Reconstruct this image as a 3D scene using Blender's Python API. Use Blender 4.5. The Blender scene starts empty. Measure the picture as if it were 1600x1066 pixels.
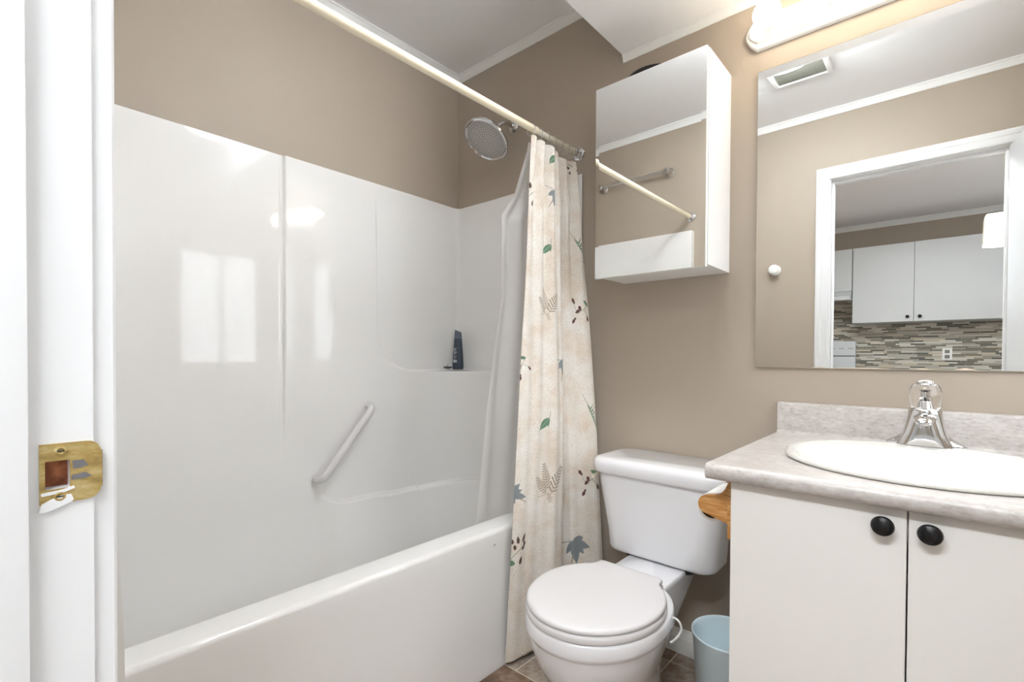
import bpy, bmesh, math, random
import numpy as np
from mathutils import Vector, Matrix
from math import sin, cos, pi, radians

random.seed(4); rng = np.random.default_rng(4)
SC = bpy.context.scene
COL = SC.collection

# ------------------------------------------------------------------ camera
CZ = 1.02                                   # camera height above the floor
F_PX, YAW, PIT, ROL, PY = 761.42, radians(41.479), radians(-0.752), radians(0.278), 568.34
def cam_axes():
    Fh = Vector((-sin(YAW), cos(YAW), 0)); Rt = Vector((cos(YAW), sin(YAW), 0)); U = Vector((0, 0, 1))
    F2 = Fh*cos(PIT) + U*sin(PIT); U2 = -Fh*sin(PIT) + U*cos(PIT)
    return Rt*cos(ROL) + U2*sin(ROL), -Rt*sin(ROL) + U2*cos(ROL), F2
r3, u3, f3 = cam_axes()
cam = bpy.data.cameras.new('camera'); camo = bpy.data.objects.new('camera', cam); COL.objects.link(camo)
cam.sensor_width = 36; cam.sensor_fit = 'HORIZONTAL'; cam.lens = F_PX/1600*36
cam.shift_y = (PY-533)/1600; cam.clip_start = 0.02
M = Matrix((r3, u3, -f3)).transposed().to_4x4(); M.translation = (0, 0, CZ)
camo.matrix_world = M
SC.camera = camo

# ------------------------------------------------------------------ world, exposure
W = bpy.data.worlds.new('World'); SC.world = W; W.use_nodes = True
W.node_tree.nodes['Background'].inputs[0].default_value = (0.85, 0.92, 1.0, 1)
W.node_tree.nodes['Background'].inputs[1].default_value = 1.0
vs = SC.view_settings
vs.view_transform = 'Standard'; vs.look = 'None'; vs.gamma = 1; vs.exposure = 1.82
try: vs.use_curve_mapping = False
except Exception: pass

BULB_E = 5.0       # vanity bulbs
WINDOW_E = 1.1      # frosted window panes
KITCHEN_E = 4.0    # made-up hanging kitchen lamp, glowing underside
FILL_TUBE_E = 15.0       # added fill light on the kitchen ceiling, unseen
FILL_CEILING_E = 15.5    # added bathroom fill lamp, out of view

# ------------------------------------------------------------------ materials
def srgb(r, g, b):
    return tuple(((c/255)/12.92 if c/255 <= .04045 else ((c/255+.055)/1.055)**2.4) for c in (r, g, b)) + (1,)
MATS = {}
def mat(name, col, rough=.5, metal=0, coat=0, spec=.5, bump=0, bscale=200, var=0, vscale=6, trans=0, ior=1.45, emit=None, estr=0, subsurf=0):
    m = bpy.data.materials.new(name); m.use_nodes = True; nt = m.node_tree; b = nt.nodes['Principled BSDF']
    b.inputs['Base Color'].default_value = col; b.inputs['Roughness'].default_value = rough
    b.inputs['Metallic'].default_value = metal; b.inputs['Coat Weight'].default_value = coat
    b.inputs['Specular IOR Level'].default_value = spec; b.inputs['IOR'].default_value = ior
    b.inputs['Transmission Weight'].default_value = trans
    if emit: b.inputs['Emission Color'].default_value = emit; b.inputs['Emission Strength'].default_value = estr
    if bump or var:
        tc = nt.nodes.new('ShaderNodeTexCoord')
    if var:
        n = nt.nodes.new('ShaderNodeTexNoise'); n.inputs['Scale'].default_value = vscale; n.inputs['Detail'].default_value = 4
        nt.links.new(tc.outputs['Object'], n.inputs['Vector'])
        mx = nt.nodes.new('ShaderNodeMix'); mx.data_type = 'RGBA'
        mx.inputs[6].default_value = tuple(c*(1-var) for c in col[:3])+(1,); mx.inputs[7].default_value = tuple(min(1, c*(1+var)) for c in col[:3])+(1,)
        nt.links.new(n.outputs['Fac'], mx.inputs[0]); nt.links.new(mx.outputs[2], b.inputs['Base Color'])
    if bump:
        n2 = nt.nodes.new('ShaderNodeTexNoise'); n2.inputs['Scale'].default_value = bscale; n2.inputs['Detail'].default_value = 3
        nt.links.new(tc.outputs['Object'], n2.inputs['Vector'])
        bp = nt.nodes.new('ShaderNodeBump'); bp.inputs['Strength'].default_value = bump; bp.inputs['Distance'].default_value = .002
        nt.links.new(n2.outputs['Fac'], bp.inputs['Height']); nt.links.new(bp.outputs['Normal'], b.inputs['Normal'])
    MATS[name] = m
    return m

WALL = mat('taupe_wall_paint', srgb(176, 163, 148), .55, bump=.12, bscale=350, var=.02, vscale=3)
CEIL = mat('white_ceiling_paint', srgb(246, 245, 245), .7, bump=.1, bscale=250)
TRIM = mat('white_trim_paint', srgb(240, 239, 236), .35)
JAMB = mat('white_gloss_paint', srgb(232, 232, 232), .3, bump=.05, bscale=60)
FIBER = mat('white_fibreglass', srgb(243, 241, 238), .06, coat=.3, spec=.5, bump=.012, bscale=9)
PORC = mat('white_porcelain', srgb(240, 239, 241), .07, coat=.4)
SEATM = mat('white_seat_plastic', srgb(224, 221, 221), .22)
MELA = mat('white_melamine', srgb(235, 231, 226), .38, var=.01)
MELAC = mat('white_cabinet_foil', srgb(240, 239, 237), .3)
CHROME = mat('chrome', (.72, .72, .73, 1), .07, metal=1)
STEEL = mat('brushed_steel', (.52, .5, .47, 1), .32, metal=1)
MIRR = mat('mirror_glass', (.93, .94, .93, 1), .004, metal=1)
MIRE = mat('mirror_edge', srgb(150, 140, 125), .3)
CREAM = mat('cream_enamel', srgb(238, 226, 200), .25)
IVORY = mat('ivory_plastic', srgb(232, 224, 205), .3)
BLACKK = mat('black_knob_enamel', (.006, .006, .007, 1), .22)
DARK = mat('dark_rubber', (.02, .018, .017, 1), .5)
BLUE = mat('pale_blue_plastic', srgb(222, 237, 243), .35)
GREYB = mat('slate_bottle_plastic', srgb(58, 68, 80), .3)
GREYC = mat('slate_cap_plastic', srgb(88, 97, 112), .3)
LABELM = mat('label_print', srgb(190, 195, 200), .5)
PAPER = mat('tissue_paper', srgb(240, 238, 234), .9)
CARD = mat('cardboard_core', srgb(90, 70, 52), .9)
EDGE = mat('tan_edge_band', srgb(196, 172, 140), .6)
GROUT = mat('pale_grout', srgb(214, 204, 186), .8, var=.08, vscale=30)
GASK = mat('vent_louver_grey', srgb(132, 130, 120), .6)
KITC = mat('grey_white_kitchen_foil', srgb(202, 204, 204), .35)
RINGM = mat('tan_metal_ring', srgb(120, 88, 50), .5)
SINKM = mat('cream_white_porcelain', srgb(226, 223, 217), .08, coat=.4)
SILV = mat('tarnished_mirror_edge', srgb(214, 196, 178), .4, var=.25, vscale=60)
LINERM = bpy.data.materials.new('white_vinyl_liner')
WINP = mat('frosted_daylight_pane', (.8, .85, .9, 1), .4, emit=(.86, .93, 1, 1), estr=WINDOW_E)
BULBM = mat('frosted_lit_bulb', (1, .95, .88, 1), .3, emit=(1, .89, .72, 1), estr=BULB_E)
LAMPD = mat('flash_stand_in_glow', (1, 1, 1, 1), .4, emit=(1, .95, .88, 1), estr=KITCHEN_E)
TUBEM = mat('kitchen_fill_glow', (1, 1, 1, 1), .4, emit=(.90, .955, 1, 1), estr=FILL_TUBE_E)
LAMPC = mat('ceiling_fill_glow', (1, 1, 1, 1), .4, emit=(.90, .955, 1, 1), estr=FILL_CEILING_E)
LAMPB = mat('ceiling_fill_bottom_glow', (1, 1, 1, 1), .4, emit=(.90, .955, 1, 1), estr=FILL_CEILING_E*.6)
ACRY = mat('clear_acrylic', (1, 1, 1, 1), .02, trans=1, ior=1.49)

def nodes(name):
    m = bpy.data.materials.new(name); m.use_nodes = True
    return m, m.node_tree, m.node_tree.nodes['Principled BSDF']
def ramp(nt, pts, interp='LINEAR'):
    r = nt.nodes.new('ShaderNodeValToRGB'); cr = r.color_ramp; cr.interpolation = interp
    while len(cr.elements) < len(pts): cr.elements.new(.5)
    for e, (p, c) in zip(cr.elements, pts): e.position = p; e.color = c
    return r
def noise(nt, vec, scale, detail=4, rough=.5):
    n = nt.nodes.new('ShaderNodeTexNoise'); n.inputs['Scale'].default_value = scale
    n.inputs['Detail'].default_value = detail; n.inputs['Roughness'].default_value = rough
    nt.links.new(vec, n.inputs['Vector']); return n
def mixc(nt, fac, a, b, mode='MIX'):
    mx = nt.nodes.new('ShaderNodeMix'); mx.data_type = 'RGBA'; mx.blend_type = mode
    for s, v in ((0, fac), (6, a), (7, b)):
        if isinstance(v, (float, int)): mx.inputs[s].default_value = v
        elif isinstance(v, tuple): mx.inputs[s].default_value = v
        else: nt.links.new(v, mx.inputs[s])
    return mx.outputs[2]
def mth(nt, op, a, b=0.0):
    n = nt.nodes.new('ShaderNodeMath'); n.operation = op
    for i, v in enumerate((a, b)):
        if isinstance(v, (float, int)): n.inputs[i].default_value = v
        else: nt.links.new(v, n.inputs[i])
    return n.outputs[0]

# speckled laminate
LAM, nt, b = nodes('speckled_laminate')
tc = nt.nodes.new('ShaderNodeTexCoord')
mp = nt.nodes.new('ShaderNodeMapping'); mp.inputs['Scale'].default_value = (.45, 1, 1); nt.links.new(tc.outputs['Object'], mp.inputs[0])
n1 = noise(nt, mp.outputs[0], 160, 5, .65); n2 = noise(nt, mp.outputs[0], 45, 4)
r1 = ramp(nt, [(.30, srgb(162, 153, 147)), (.44, srgb(186, 179, 173)), (.6, srgb(196, 190, 185)), (.75, srgb(207, 202, 198))]); nt.links.new(n1.outputs['Fac'], r1.inputs[0])
nt.links.new(mixc(nt, .25, r1.outputs[0], n2.outputs['Fac'], 'OVERLAY'), b.inputs['Base Color']); b.inputs['Roughness'].default_value = .32

# oak
OAK, nt, b = nodes('varnished_oak')
tc = nt.nodes.new('ShaderNodeTexCoord'); mp = nt.nodes.new('ShaderNodeMapping'); mp.inputs['Scale'].default_value = (1, 8, 9); nt.links.new(tc.outputs['Object'], mp.inputs[0])
n1 = noise(nt, mp.outputs[0], 26, 6, .6)
r1 = ramp(nt, [(.3, srgb(158, 104, 52)), (.5, srgb(197, 143, 84)), (.7, srgb(216, 168, 110))]); nt.links.new(n1.outputs['Fac'], r1.inputs[0])
nt.links.new(r1.outputs[0], b.inputs['Base Color']); b.inputs['Roughness'].default_value = .25; b.inputs['Coat Weight'].default_value = .5

# raw wood in the strike pocket
RAW, nt, b = nodes('raw_brown_wood')
tc = nt.nodes.new('ShaderNodeTexCoord'); n1 = noise(nt, tc.outputs['Object'], 90, 5)
r1 = ramp(nt, [(.35, srgb(120, 66, 40)), (.65, srgb(186, 116, 78))]); nt.links.new(n1.outputs['Fac'], r1.inputs[0])
nt.links.new(r1.outputs[0], b.inputs['Base Color']); b.inputs['Roughness'].default_value = .8

# worn brass
BRASS, nt, b = nodes('worn_brass')
tc = nt.nodes.new('ShaderNodeTexCoord'); mp = nt.nodes.new('ShaderNodeMapping'); mp.inputs['Scale'].default_value = (1, .35, 1); mp.inputs['Rotation'].default_value = (.15, 0, 0); nt.links.new(tc.outputs['Object'], mp.inputs[0])
n1 = noise(nt, mp.outputs[0], 160, 5, .6)
r1 = ramp(nt, [(.3, srgb(150, 126, 74)), (.5, srgb(186, 160, 98)), (.72, srgb(214, 198, 150))]); nt.links.new(n1.outputs['Fac'], r1.inputs[0])
nt.links.new(r1.outputs[0], b.inputs['Base Color']); b.inputs['Metallic'].default_value = .55; b.inputs['Roughness'].default_value = .42
SCUFF = mat('grey_scuffed_metal', srgb(124, 122, 124), .5, metal=.3, var=.2, vscale=200)

# vinyl floor tiles (per tile tint attribute, mottled)
TILE, nt, b = nodes('mottled_brown_vinyl_tile')
tc = nt.nodes.new('ShaderNodeTexCoord'); at = nt.nodes.new('ShaderNodeAttribute'); at.attribute_name = 'tint'
n1 = noise(nt, tc.outputs['Object'], 14, 8, .65); n2 = noise(nt, tc.outputs['Object'], 60, 6, .6)
f = mth(nt, 'ADD', mth(nt, 'MULTIPLY', n1.outputs['Fac'], .7), mth(nt, 'MULTIPLY', n2.outputs['Fac'], .3))
f = mth(nt, 'ADD', f, mth(nt, 'MULTIPLY', mth(nt, 'SUBTRACT', at.outputs['Fac'], .5), .22))
r1 = ramp(nt, [(.28, srgb(84, 64, 50)), (.42, srgb(126, 99, 79)), (.52, srgb(150, 130, 113)), (.62, srgb(172, 160, 148)), (.78, srgb(192, 182, 170))]); nt.links.new(f, r1.inputs[0])
nt.links.new(r1.outputs[0], b.inputs['Base Color']); b.inputs['Roughness'].default_value = .35

# mosaic strips
MOSA, nt, b = nodes('glass_strip_mosaic')
tc = nt.nodes.new('ShaderNodeTexCoord'); sp = nt.nodes.new('ShaderNodeSeparateXYZ'); nt.links.new(tc.outputs['Object'], sp.inputs[0])
zr = mth(nt, 'DIVIDE', sp.outputs[2], .0150); row = mth(nt, 'FLOOR', zr)
wn = nt.nodes.new('ShaderNodeTexWhiteNoise'); wn.noise_dimensions = '1D'; nt.links.new(row, wn.inputs['W'])
xr = mth(nt, 'ADD', mth(nt, 'DIVIDE', sp.outputs[0], .115), mth(nt, 'MULTIPLY', wn.outputs['Value'], 7.0)); colm = mth(nt, 'FLOOR', xr)
cb = nt.nodes.new('ShaderNodeCombineXYZ'); nt.links.new(row, cb.inputs[0]); nt.links.new(colm, cb.inputs[1])
w2 = nt.nodes.new('ShaderNodeTexWhiteNoise'); w2.noise_dimensions = '3D'; nt.links.new(cb.outputs[0], w2.inputs['Vector'])
r1 = ramp(nt, [(0, srgb(205, 200, 188)), (.22, srgb(150, 143, 130)), (.42, srgb(112, 108, 96)), (.6, srgb(176, 172, 160)), (.78, srgb(90, 92, 86)), (.88, srgb(196, 182, 160))], 'CONSTANT'); nt.links.new(w2.outputs['Value'], r1.inputs[0])
gz = mth(nt, 'LESS_THAN', mth(nt, 'FRACT', zr), .1); gx = mth(nt, 'LESS_THAN', mth(nt, 'FRACT', xr), .02)
nt.links.new(mixc(nt, mth(nt, 'MAXIMUM', gz, gx), r1.outputs[0], srgb(190, 184, 172)), b.inputs['Base Color']); b.inputs['Roughness'].default_value = .25

# curtain cloth: linen flecks + printed leaves from the cloth's own colour attribute
CLOTH, nt, b = nodes('printed_linen_cloth')
tc = nt.nodes.new('ShaderNodeTexCoord'); uv = nt.nodes.new('ShaderNodeAttribute'); uv.attribute_name = 'cloth'
n1 = noise(nt, uv.outputs['Vector'], 11, 5, .6); n2 = noise(nt, uv.outputs['Vector'], 230, 6, .75); n3 = noise(nt, uv.outputs['Vector'], 320, 3, .7)
r1 = ramp(nt, [(.3, srgb(222, 205, 186)), (.5, srgb(233, 224, 212)), (.7, srgb(240, 236, 230))]); nt.links.new(n1.outputs['Fac'], r1.inputs[0])
r2 = ramp(nt, [(.36, srgb(168, 160, 150)), (.47, (1, 1, 1, 1))]); nt.links.new(n2.outputs['Fac'], r2.inputs[0])
base = mixc(nt, .65, r1.outputs[0], r2.outputs[0], 'MULTIPLY')
pr = nt.nodes.new('ShaderNodeAttribute'); pr.attribute_name = 'print'
r3_ = ramp(nt, [(.3, (.6, .6, .6, 1)), (.62, (1.0, 1.0, 1.0, 1))]); nt.links.new(n3.outputs['Fac'], r3_.inputs[0])
pc = mixc(nt, .6, pr.outputs['Color'], r3_.outputs[0], 'MULTIPLY')
nt.links.new(mixc(nt, pr.outputs['Alpha'], base, pc), b.inputs['Base Color']); b.inputs['Roughness'].default_value = .85
b.inputs['Sheen Weight'].default_value = .15
bp = nt.nodes.new('ShaderNodeBump'); bp.inputs['Strength'].default_value = .15; bp.inputs['Distance'].default_value = .001
nt.links.new(n3.outputs['Fac'], bp.inputs['Height']); nt.links.new(bp.outputs['Normal'], b.inputs['Normal'])

# liner: translucent vinyl
LINERM.use_nodes = True; nt = LINERM.node_tree; out = nt.nodes['Material Output']; b = nt.nodes['Principled BSDF']
b.inputs['Base Color'].default_value = srgb(238, 236, 234); b.inputs['Roughness'].default_value = .3
tl = nt.nodes.new('ShaderNodeBsdfTranslucent'); tl.inputs['Color'].default_value = srgb(236, 234, 232)
tp = nt.nodes.new('ShaderNodeBsdfTransparent')
m1 = nt.nodes.new('ShaderNodeMixShader'); m1.inputs[0].default_value = .4; nt.links.new(b.outputs[0], m1.inputs[1]); nt.links.new(tl.outputs[0], m1.inputs[2])
m2 = nt.nodes.new('ShaderNodeMixShader'); m2.inputs[0].default_value = .15; nt.links.new(m1.outputs[0], m2.inputs[1]); nt.links.new(tp.outputs[0], m2.inputs[2])
nt.links.new(m2.outputs[0], out.inputs[0])

# ------------------------------------------------------------------ object helpers
def tag(o, label=None, cat=None, group=None, kind=None):
    if label: o['label'] = label
    if cat: o['category'] = cat
    if group: o['group'] = group
    if kind: o['kind'] = kind
    return o
def thing(name, loc, label, cat, group=None):
    o = bpy.data.objects.new(name, None); o.empty_display_size = .05; COL.objects.link(o); o.location = loc
    return tag(o, label, cat, group)
def world_loc(o):
    p = Vector((0, 0, 0))
    while o: p += o.location; o = o.parent
    return p
def obj(name, bm, mats, parent=None, origin=None, smooth=True, angle=35, label=None):
    """links bm (world coordinates) as one mesh object"""
    if origin is None:
        if parent is not None: origin = world_loc(parent)
        else:
            mn = Vector([min(v.co[i] for v in bm.verts) for i in range(3)]); mx = Vector([max(v.co[i] for v in bm.verts) for i in range(3)])
            origin = Vector(((mn.x+mx.x)/2, (mn.y+mx.y)/2, mn.z))
    origin = Vector(origin)
    bmesh.ops.recalc_face_normals(bm, faces=bm.faces)
    for v in bm.verts: v.co -= origin
    me = bpy.data.meshes.new(name); bm.to_mesh(me); bm.free()
    for m in (mats if isinstance(mats, (list, tuple)) else [mats]): me.materials.append(m)
    o = bpy.data.objects.new(name, me); COL.objects.link(o)
    if parent is not None: o.parent = parent; o.location = origin - world_loc(parent)
    else: o.location = origin
    if smooth:
        me.polygons.foreach_set('use_smooth', [True]*len(me.polygons))
        try: me.set_sharp_from_angle(angle=radians(angle))
        except Exception: pass
    if label: o['label'] = label
    return o
def struct(name, bm, mats, label=None, smooth=False):
    o = obj(name, bm, mats, smooth=smooth); o['kind'] = 'structure'
    if label: o['label'] = label
    return o
def B(): return bmesh.new()
def box(bm, x0, x1, y0, y1, z0, z1, bev=0, seg=2, mi=0):
    vs_ = [bm.verts.new((x, y, z)) for x in (x0, x1) for y in (y0, y1) for z in (z0, z1)]
    idx = [(0, 1, 3, 2), (4, 6, 7, 5), (0, 4, 5, 1), (2, 3, 7, 6), (0, 2, 6, 4), (1, 5, 7, 3)]
    fs = [bm.faces.new([vs_[i] for i in f]) for f in idx]
    for f in fs: f.material_index = mi
    if bev:
        es = list({e for f in fs for e in f.edges})
        r = bmesh.ops.bevel(bm, geom=es, offset=bev, segments=seg, affect='EDGES', profile=.6)
        for f in r['faces']: f.material_index = mi
    return bm
def loft(bm, rings, cap0=True, cap1=True, closed=True, mi=0):
    R = [[bm.verts.new(p) for p in r] for r in rings]
    n = len(R[0])
    for a, c in zip(R, R[1:]):
        for i in range(n if closed else n-1):
            j = (i+1) % n
            f = bm.faces.new((a[i], a[j], c[j], c[i])); f.material_index = mi
    if cap0 and closed: bm.faces.new(R[0]).material_index = mi
    if cap1 and closed: bm.faces.new(R[-1]).material_index = mi
    return R
def frame_of(d):
    d = Vector(d).normalized(); a = Vector((0, 0, 1)) if abs(d.z) < .9 else Vector((1, 0, 0))
    x = d.cross(a).normalized(); return x, d.cross(x).normalized(), d
def tube(bm, pts, r, n=16, caps=True, mi=0):
    pts = [Vector(p) for p in pts]; rs = r if isinstance(r, (list, tuple)) else [r]*len(pts)
    rings = []; x = None
    for i, p in enumerate(pts):
        d = (pts[min(i+1, len(pts)-1)] - pts[max(i-1, 0)]).normalized()
        if x is None: x, y, _ = frame_of(d)
        else:
            x = (x - d*x.dot(d)).normalized(); y = d.cross(x)
        rings.append([p + (x*cos(2*pi*k/n) + y*sin(2*pi*k/n))*rs[i] for k in range(n)])
    return loft(bm, rings, caps, caps, mi=mi)
def lathe(bm, prof, base, axis=(0, 0, 1), n=32, cap0=True, cap1=True, mi=0, sx=1, sy=1):
    """prof: (radius, distance along axis)"""
    x, y, d = frame_of(axis) if tuple(axis) != (0, 0, 1) else (Vector((1, 0, 0)), Vector((0, 1, 0)), Vector((0, 0, 1)))
    base = Vector(base)
    rings = [[base + d*h + (x*cos(2*pi*k/n)*sx + y*sin(2*pi*k/n)*sy)*max(r, 1e-4) for k in range(n)] for r, h in prof]
    return loft(bm, rings, cap0, cap1, mi=mi)
def bez(p0, p1, p2, n=10):
    p0, p1, p2 = Vector(p0), Vector(p1), Vector(p2)
    return [p0*(1-t)**2 + p1*2*t*(1-t) + p2*t*t for t in [i/n for i in range(n+1)]]
def prism(bm, poly, axis, a0, a1, mi=0, mi_cap=None):
    """poly of 2D points, extruded along axis 'x','y' or 'z'; poly order = the other two axes in xyz order"""
    def P(p, a):
        return {'x': (a, p[0], p[1]), 'y': (p[0], a, p[1]), 'z': (p[0], p[1], a)}[axis]
    R = loft(bm, [[P(p, a0) for p in poly], [P(p, a1) for p in poly]], mi=mi)
    return R
def sphere(bm, c, r, n=24, m=14, sx=1, sy=1, sz=1, mi=0):
    prof = [(r*sin(pi*k/m), -r*cos(pi*k/m)*sz) for k in range(m+1)]
    return lathe(bm, prof, c, n=n, sx=sx, sy=sy, mi=mi)
def ss(a, b, x):
    t = np.clip((np.asarray(x, float)-a)/(b-a), 0, 1); return t*t*(3-2*t)

# ------------------------------------------------------------------ the rooms' shell
D = 1.65            # toilet wall plane (bathroom side)
XL = -1.822         # tub wall plane
XR = 0.36           # right wall plane
YW = 0.066          # door wall plane, bathroom side
YK = -0.055         # door wall plane, kitchen side
HC = 2.41           # ceiling
SB = 2.148          # bulkhead underside
SX, SY = -0.908, 1.135
JL, JR = -0.480, 0.222   # door opening
DH = 2.017          # head of the opening
T = .12
KX0, KX1, KY = -2.3, 2.05, -2.93   # kitchen

def tile_floor(name, x0, x1, y0, y1, lines):
    bm = B(); lay = None
    box(bm, x0, x1, y0, y1, -.05, -.0015, mi=0)
    tint = bm.faces.layers.float.new('tint')
    for (a, b_, c, d) in lines:
        a, b_, c, d = max(a, x0), min(b_, x1), max(c, y0), min(d, y1)
        if b_-a < .012 or d-c < .012: continue
        g = .0028
        n0 = len(bm.faces); box(bm, a+g, b_-g, c+g, d-g, -.003, 0, mi=1)
        bm.faces.ensure_lookup_table(); t = random.random()
        for f in bm.faces[n0:]: f[tint] = t
    return struct(name, bm, [GROUT, TILE])
rows = [(-.35-.385, .035-.385), (.035-.385, .035), (.035, .42), (.42, .805), (.805, 1.19), (1.19, 1.575), (1.575, 1.96)]
lines = []
for i, (c, d) in enumerate(rows):
    off = {5: 0, 6: 0}.get(i, .19 if i % 2 == 0 else .03)
    x = -1.03 - .355*3 + off
    while x < .6: lines.append((x, x+.355, c, d)); x += .355
tile_floor('floor', XL-T, XR+T, YK+.06, D+T, lines)
lines = [(KX0+.4*i, KX0+.4*(i+1), YK+.06-.4*(j+1), YK+.06-.4*j) for i in range(12) for j in range(9)]
tile_floor('floor_kitchen', KX0-T, KX1+T, KY-T, YK+.06, lines)
bm = B(); box(bm, XL-T, XR+T, YK+.06, D+T, HC, HC+.06); struct('ceiling', bm, CEIL)
bm = B(); box(bm, SX, XR, SY, D, SB, HC); struct('ceiling_bulkhead', bm, CEIL)
bm = B(); box(bm, KX0-T, KX1+T, KY-T, YK+.06, HC, HC+.06); struct('ceiling_kitchen', bm, CEIL)
bm = B(); box(bm, XL-T, XL, YK, D+T, 0, HC); struct('wall_left', bm, WALL)
bm = B(); box(bm, XL, XR, D, D+T, 0, HC); struct('wall_back', bm, WALL)
# right wall with a window opening over the end of the counter
WY0, WY1, WZ0, WZ1 = 1.0, 1.56, 0.94, 1.80
bm = B()
box(bm, XR, XR+T, YK, WY0, 0, HC); box(bm, XR, XR+T, WY1, D+T, 0, HC); box(bm, XR, XR+T, WY0, WY1, 0, WZ0); box(bm, XR, XR+T, WY0, WY1, WZ1, HC)
struct('wall_right', bm, WALL)
# door wall
bm = B()
jo = .018
box(bm, KX0, JL-jo, YK, YW, 0, HC); box(bm, JR+jo, KX1, YK, YW, 0, HC); box(bm, JL-jo, JR+jo, YK, YW, DH+jo, HC)
struct('wall_front', bm, WALL)
bm = B(); box(bm, KX0-T, KX0, KY, YK, 0, HC); struct('wall_kitchen_left', bm, WALL)
bm = B(); box(bm, KX1, KX1+T, KY, YK, 0, .95); box(bm, KX1, KX1+T, KY, YK, 2.15, HC); box(bm, KX1, KX1+T, KY, -2.3, .95, 2.15); box(bm, KX1, KX1+T, -.8, YK, .95, 2.15)
struct('wall_kitchen_right', bm, WALL)
bm = B(); box(bm, KX0, KX1, KY-T, KY, 0, HC); struct('wall_kitchen_back', bm, WALL)

# window frame + frosted panes (right wall)
bm = B(); fw = .035
box(bm, XR+.03, XR+.07, WY0, WY0+fw, WZ0, WZ1); box(bm, XR+.03, XR+.07, WY1-fw, WY1, WZ0, WZ1)
box(bm, XR+.03, XR+.07, WY0, WY1, WZ0, WZ0+fw); box(bm, XR+.03, XR+.07, WY0, WY1, WZ1-fw, WZ1)
box(bm, XR+.03, XR+.07, 1.275, 1.305, WZ0, WZ1)
w1 = struct('window_1', bm, TRIM)
bm = B(); box(bm, XR+.045, XR+.052, WY0+fw, WY1-fw, WZ0+fw, WZ1-fw); obj('pane', bm, WINP, w1, smooth=False)
bm = B(); fw = .05
box(bm, KX1+.02, KX1+.07, -2.3, -2.25, .95, 2.15); box(bm, KX1+.02, KX1+.07, -.85, -.8, .95, 2.15); box(bm, KX1+.02, KX1+.07, -2.3, -.8, .95, 1.0); box(bm, KX1+.02, KX1+.07, -2.3, -.8, 2.1, 2.15); box(bm, KX1+.02, KX1+.07, -1.57, -1.53, .95, 2.15)
w2 = struct('added_fill_window', bm, TRIM)
bm = B(); box(bm, KX1+.04, KX1+.047, -2.25, -.85, 1.0, 2.1); obj('pane', bm, WINP, w2, smooth=False)  # kitchen window added out of view, its glowing pane lights the kitchen

# cove trims
def cove(bm, p0, p1, nrm, z, h=.036, d=.02):
    """moulding from p0 to p1 (xy) under ceiling z, standing off the wall along nrm"""
    prof = [(0, 0), (.004, 0), (.006, .004), (.009, .012), (d*.8, h*.72), (d, h*.8), (d, h), (0, h)]
    rings = [[(p[0]+nrm[0]*q[0], p[1]+nrm[1]*q[0], z-h+q[1]) for q in prof] for p in (p0, p1)]
    loft(bm, rings)
bm = B(); cove(bm, (XL, YW), (XL, D), (1, 0), HC); struct('trim_1', bm, TRIM)
bm = B(); cove(bm, (XL, D), (SX, D), (0, -1), HC); struct('trim_2', bm, TRIM)
bm = B(); cove(bm, (SX, D), (XR, D), (0, -1), SB, h=.026, d=.014); struct('trim_3', bm, TRIM)
bm = B(); cove(bm, (XL, YW), (XR, YW), (0, 1), HC); struct('trim_4', bm, TRIM)
bm = B(); cove(bm, (KX0, KY), (KX1, KY), (0, 1), HC, h=.05, d=.03); struct('trim_5', bm, TRIM)
# baseboard behind the toilet
bm = B(); prof = [(D, 0), (D-.013, 0), (D-.013, .05), (D-.0125, .052), (D-.0125, .054), (D-.011, .056), (D-.010, .064), (D-.0095, .066), (D-.007, .074), (D-.003, .081), (D, .082)]
prism(bm, prof, 'x', -1.05, -.30); struct('baseboard_back', bm, TRIM)

# door frame: jambs, stops, casings (with the latch pocket cut into the left jamb)
PY0, PY1, PZ0, PZ1 = .0392, .0525, .923, .9435        # latch pocket
bm = B()
box(bm, JL-jo, JL, YK, PY0, 0, DH); box(bm, JL-jo, JL, PY1, YW, 0, DH)
box(bm, JL-jo, JL, PY0, PY1, 0, PZ0); box(bm, JL-jo, JL, PY0, PY1, PZ1, DH)
box(bm, JL-jo, JL-.012, PY0, PY1, PZ0, PZ1, mi=1)
box(bm, JR, JR+jo, YK, YW, 0, DH); box(bm, JL-jo, JR+jo, YK, YW, DH, DH+jo)
box(bm, JL, JL+.011, -.01, .0305, 0, DH-.011, bev=.002); box(bm, JR-.011, JR, -.01, .0305, 0, DH-.011, bev=.002); box(bm, JL, JR, -.01, .0305, DH-.011, DH, bev=.002)
struct('trim_6', bm, [JAMB, RAW], smooth=True)
def casing(y0, sgn, name):
    bm = B(); rv, cw = .004, .064
    # profile: distance from the opening, thickness
    prof = [(0, 0), (0, .0125), (.0025, .0146), (.03, .0146), (.034, .0125), (.04, .0165), (.058, .0185), (cw, .016), (cw, 0)]
    path = [(JL-rv, 0, (-1, 0)), (JL-rv, DH+rv, (-1, 1)), (JR+rv, DH+rv, (1, 1)), (JR+rv, 0, (1, 0))]
    rings = [[(px+dx*d, y0+sgn*t, pz+dz*d) for d, t in prof] for px, pz, (dx, dz) in path]
    loft(bm, rings); struct(name, bm, JAMB)
casing(YW, 1, 'trim_7'); casing(YK, -1, 'trim_8')

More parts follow.
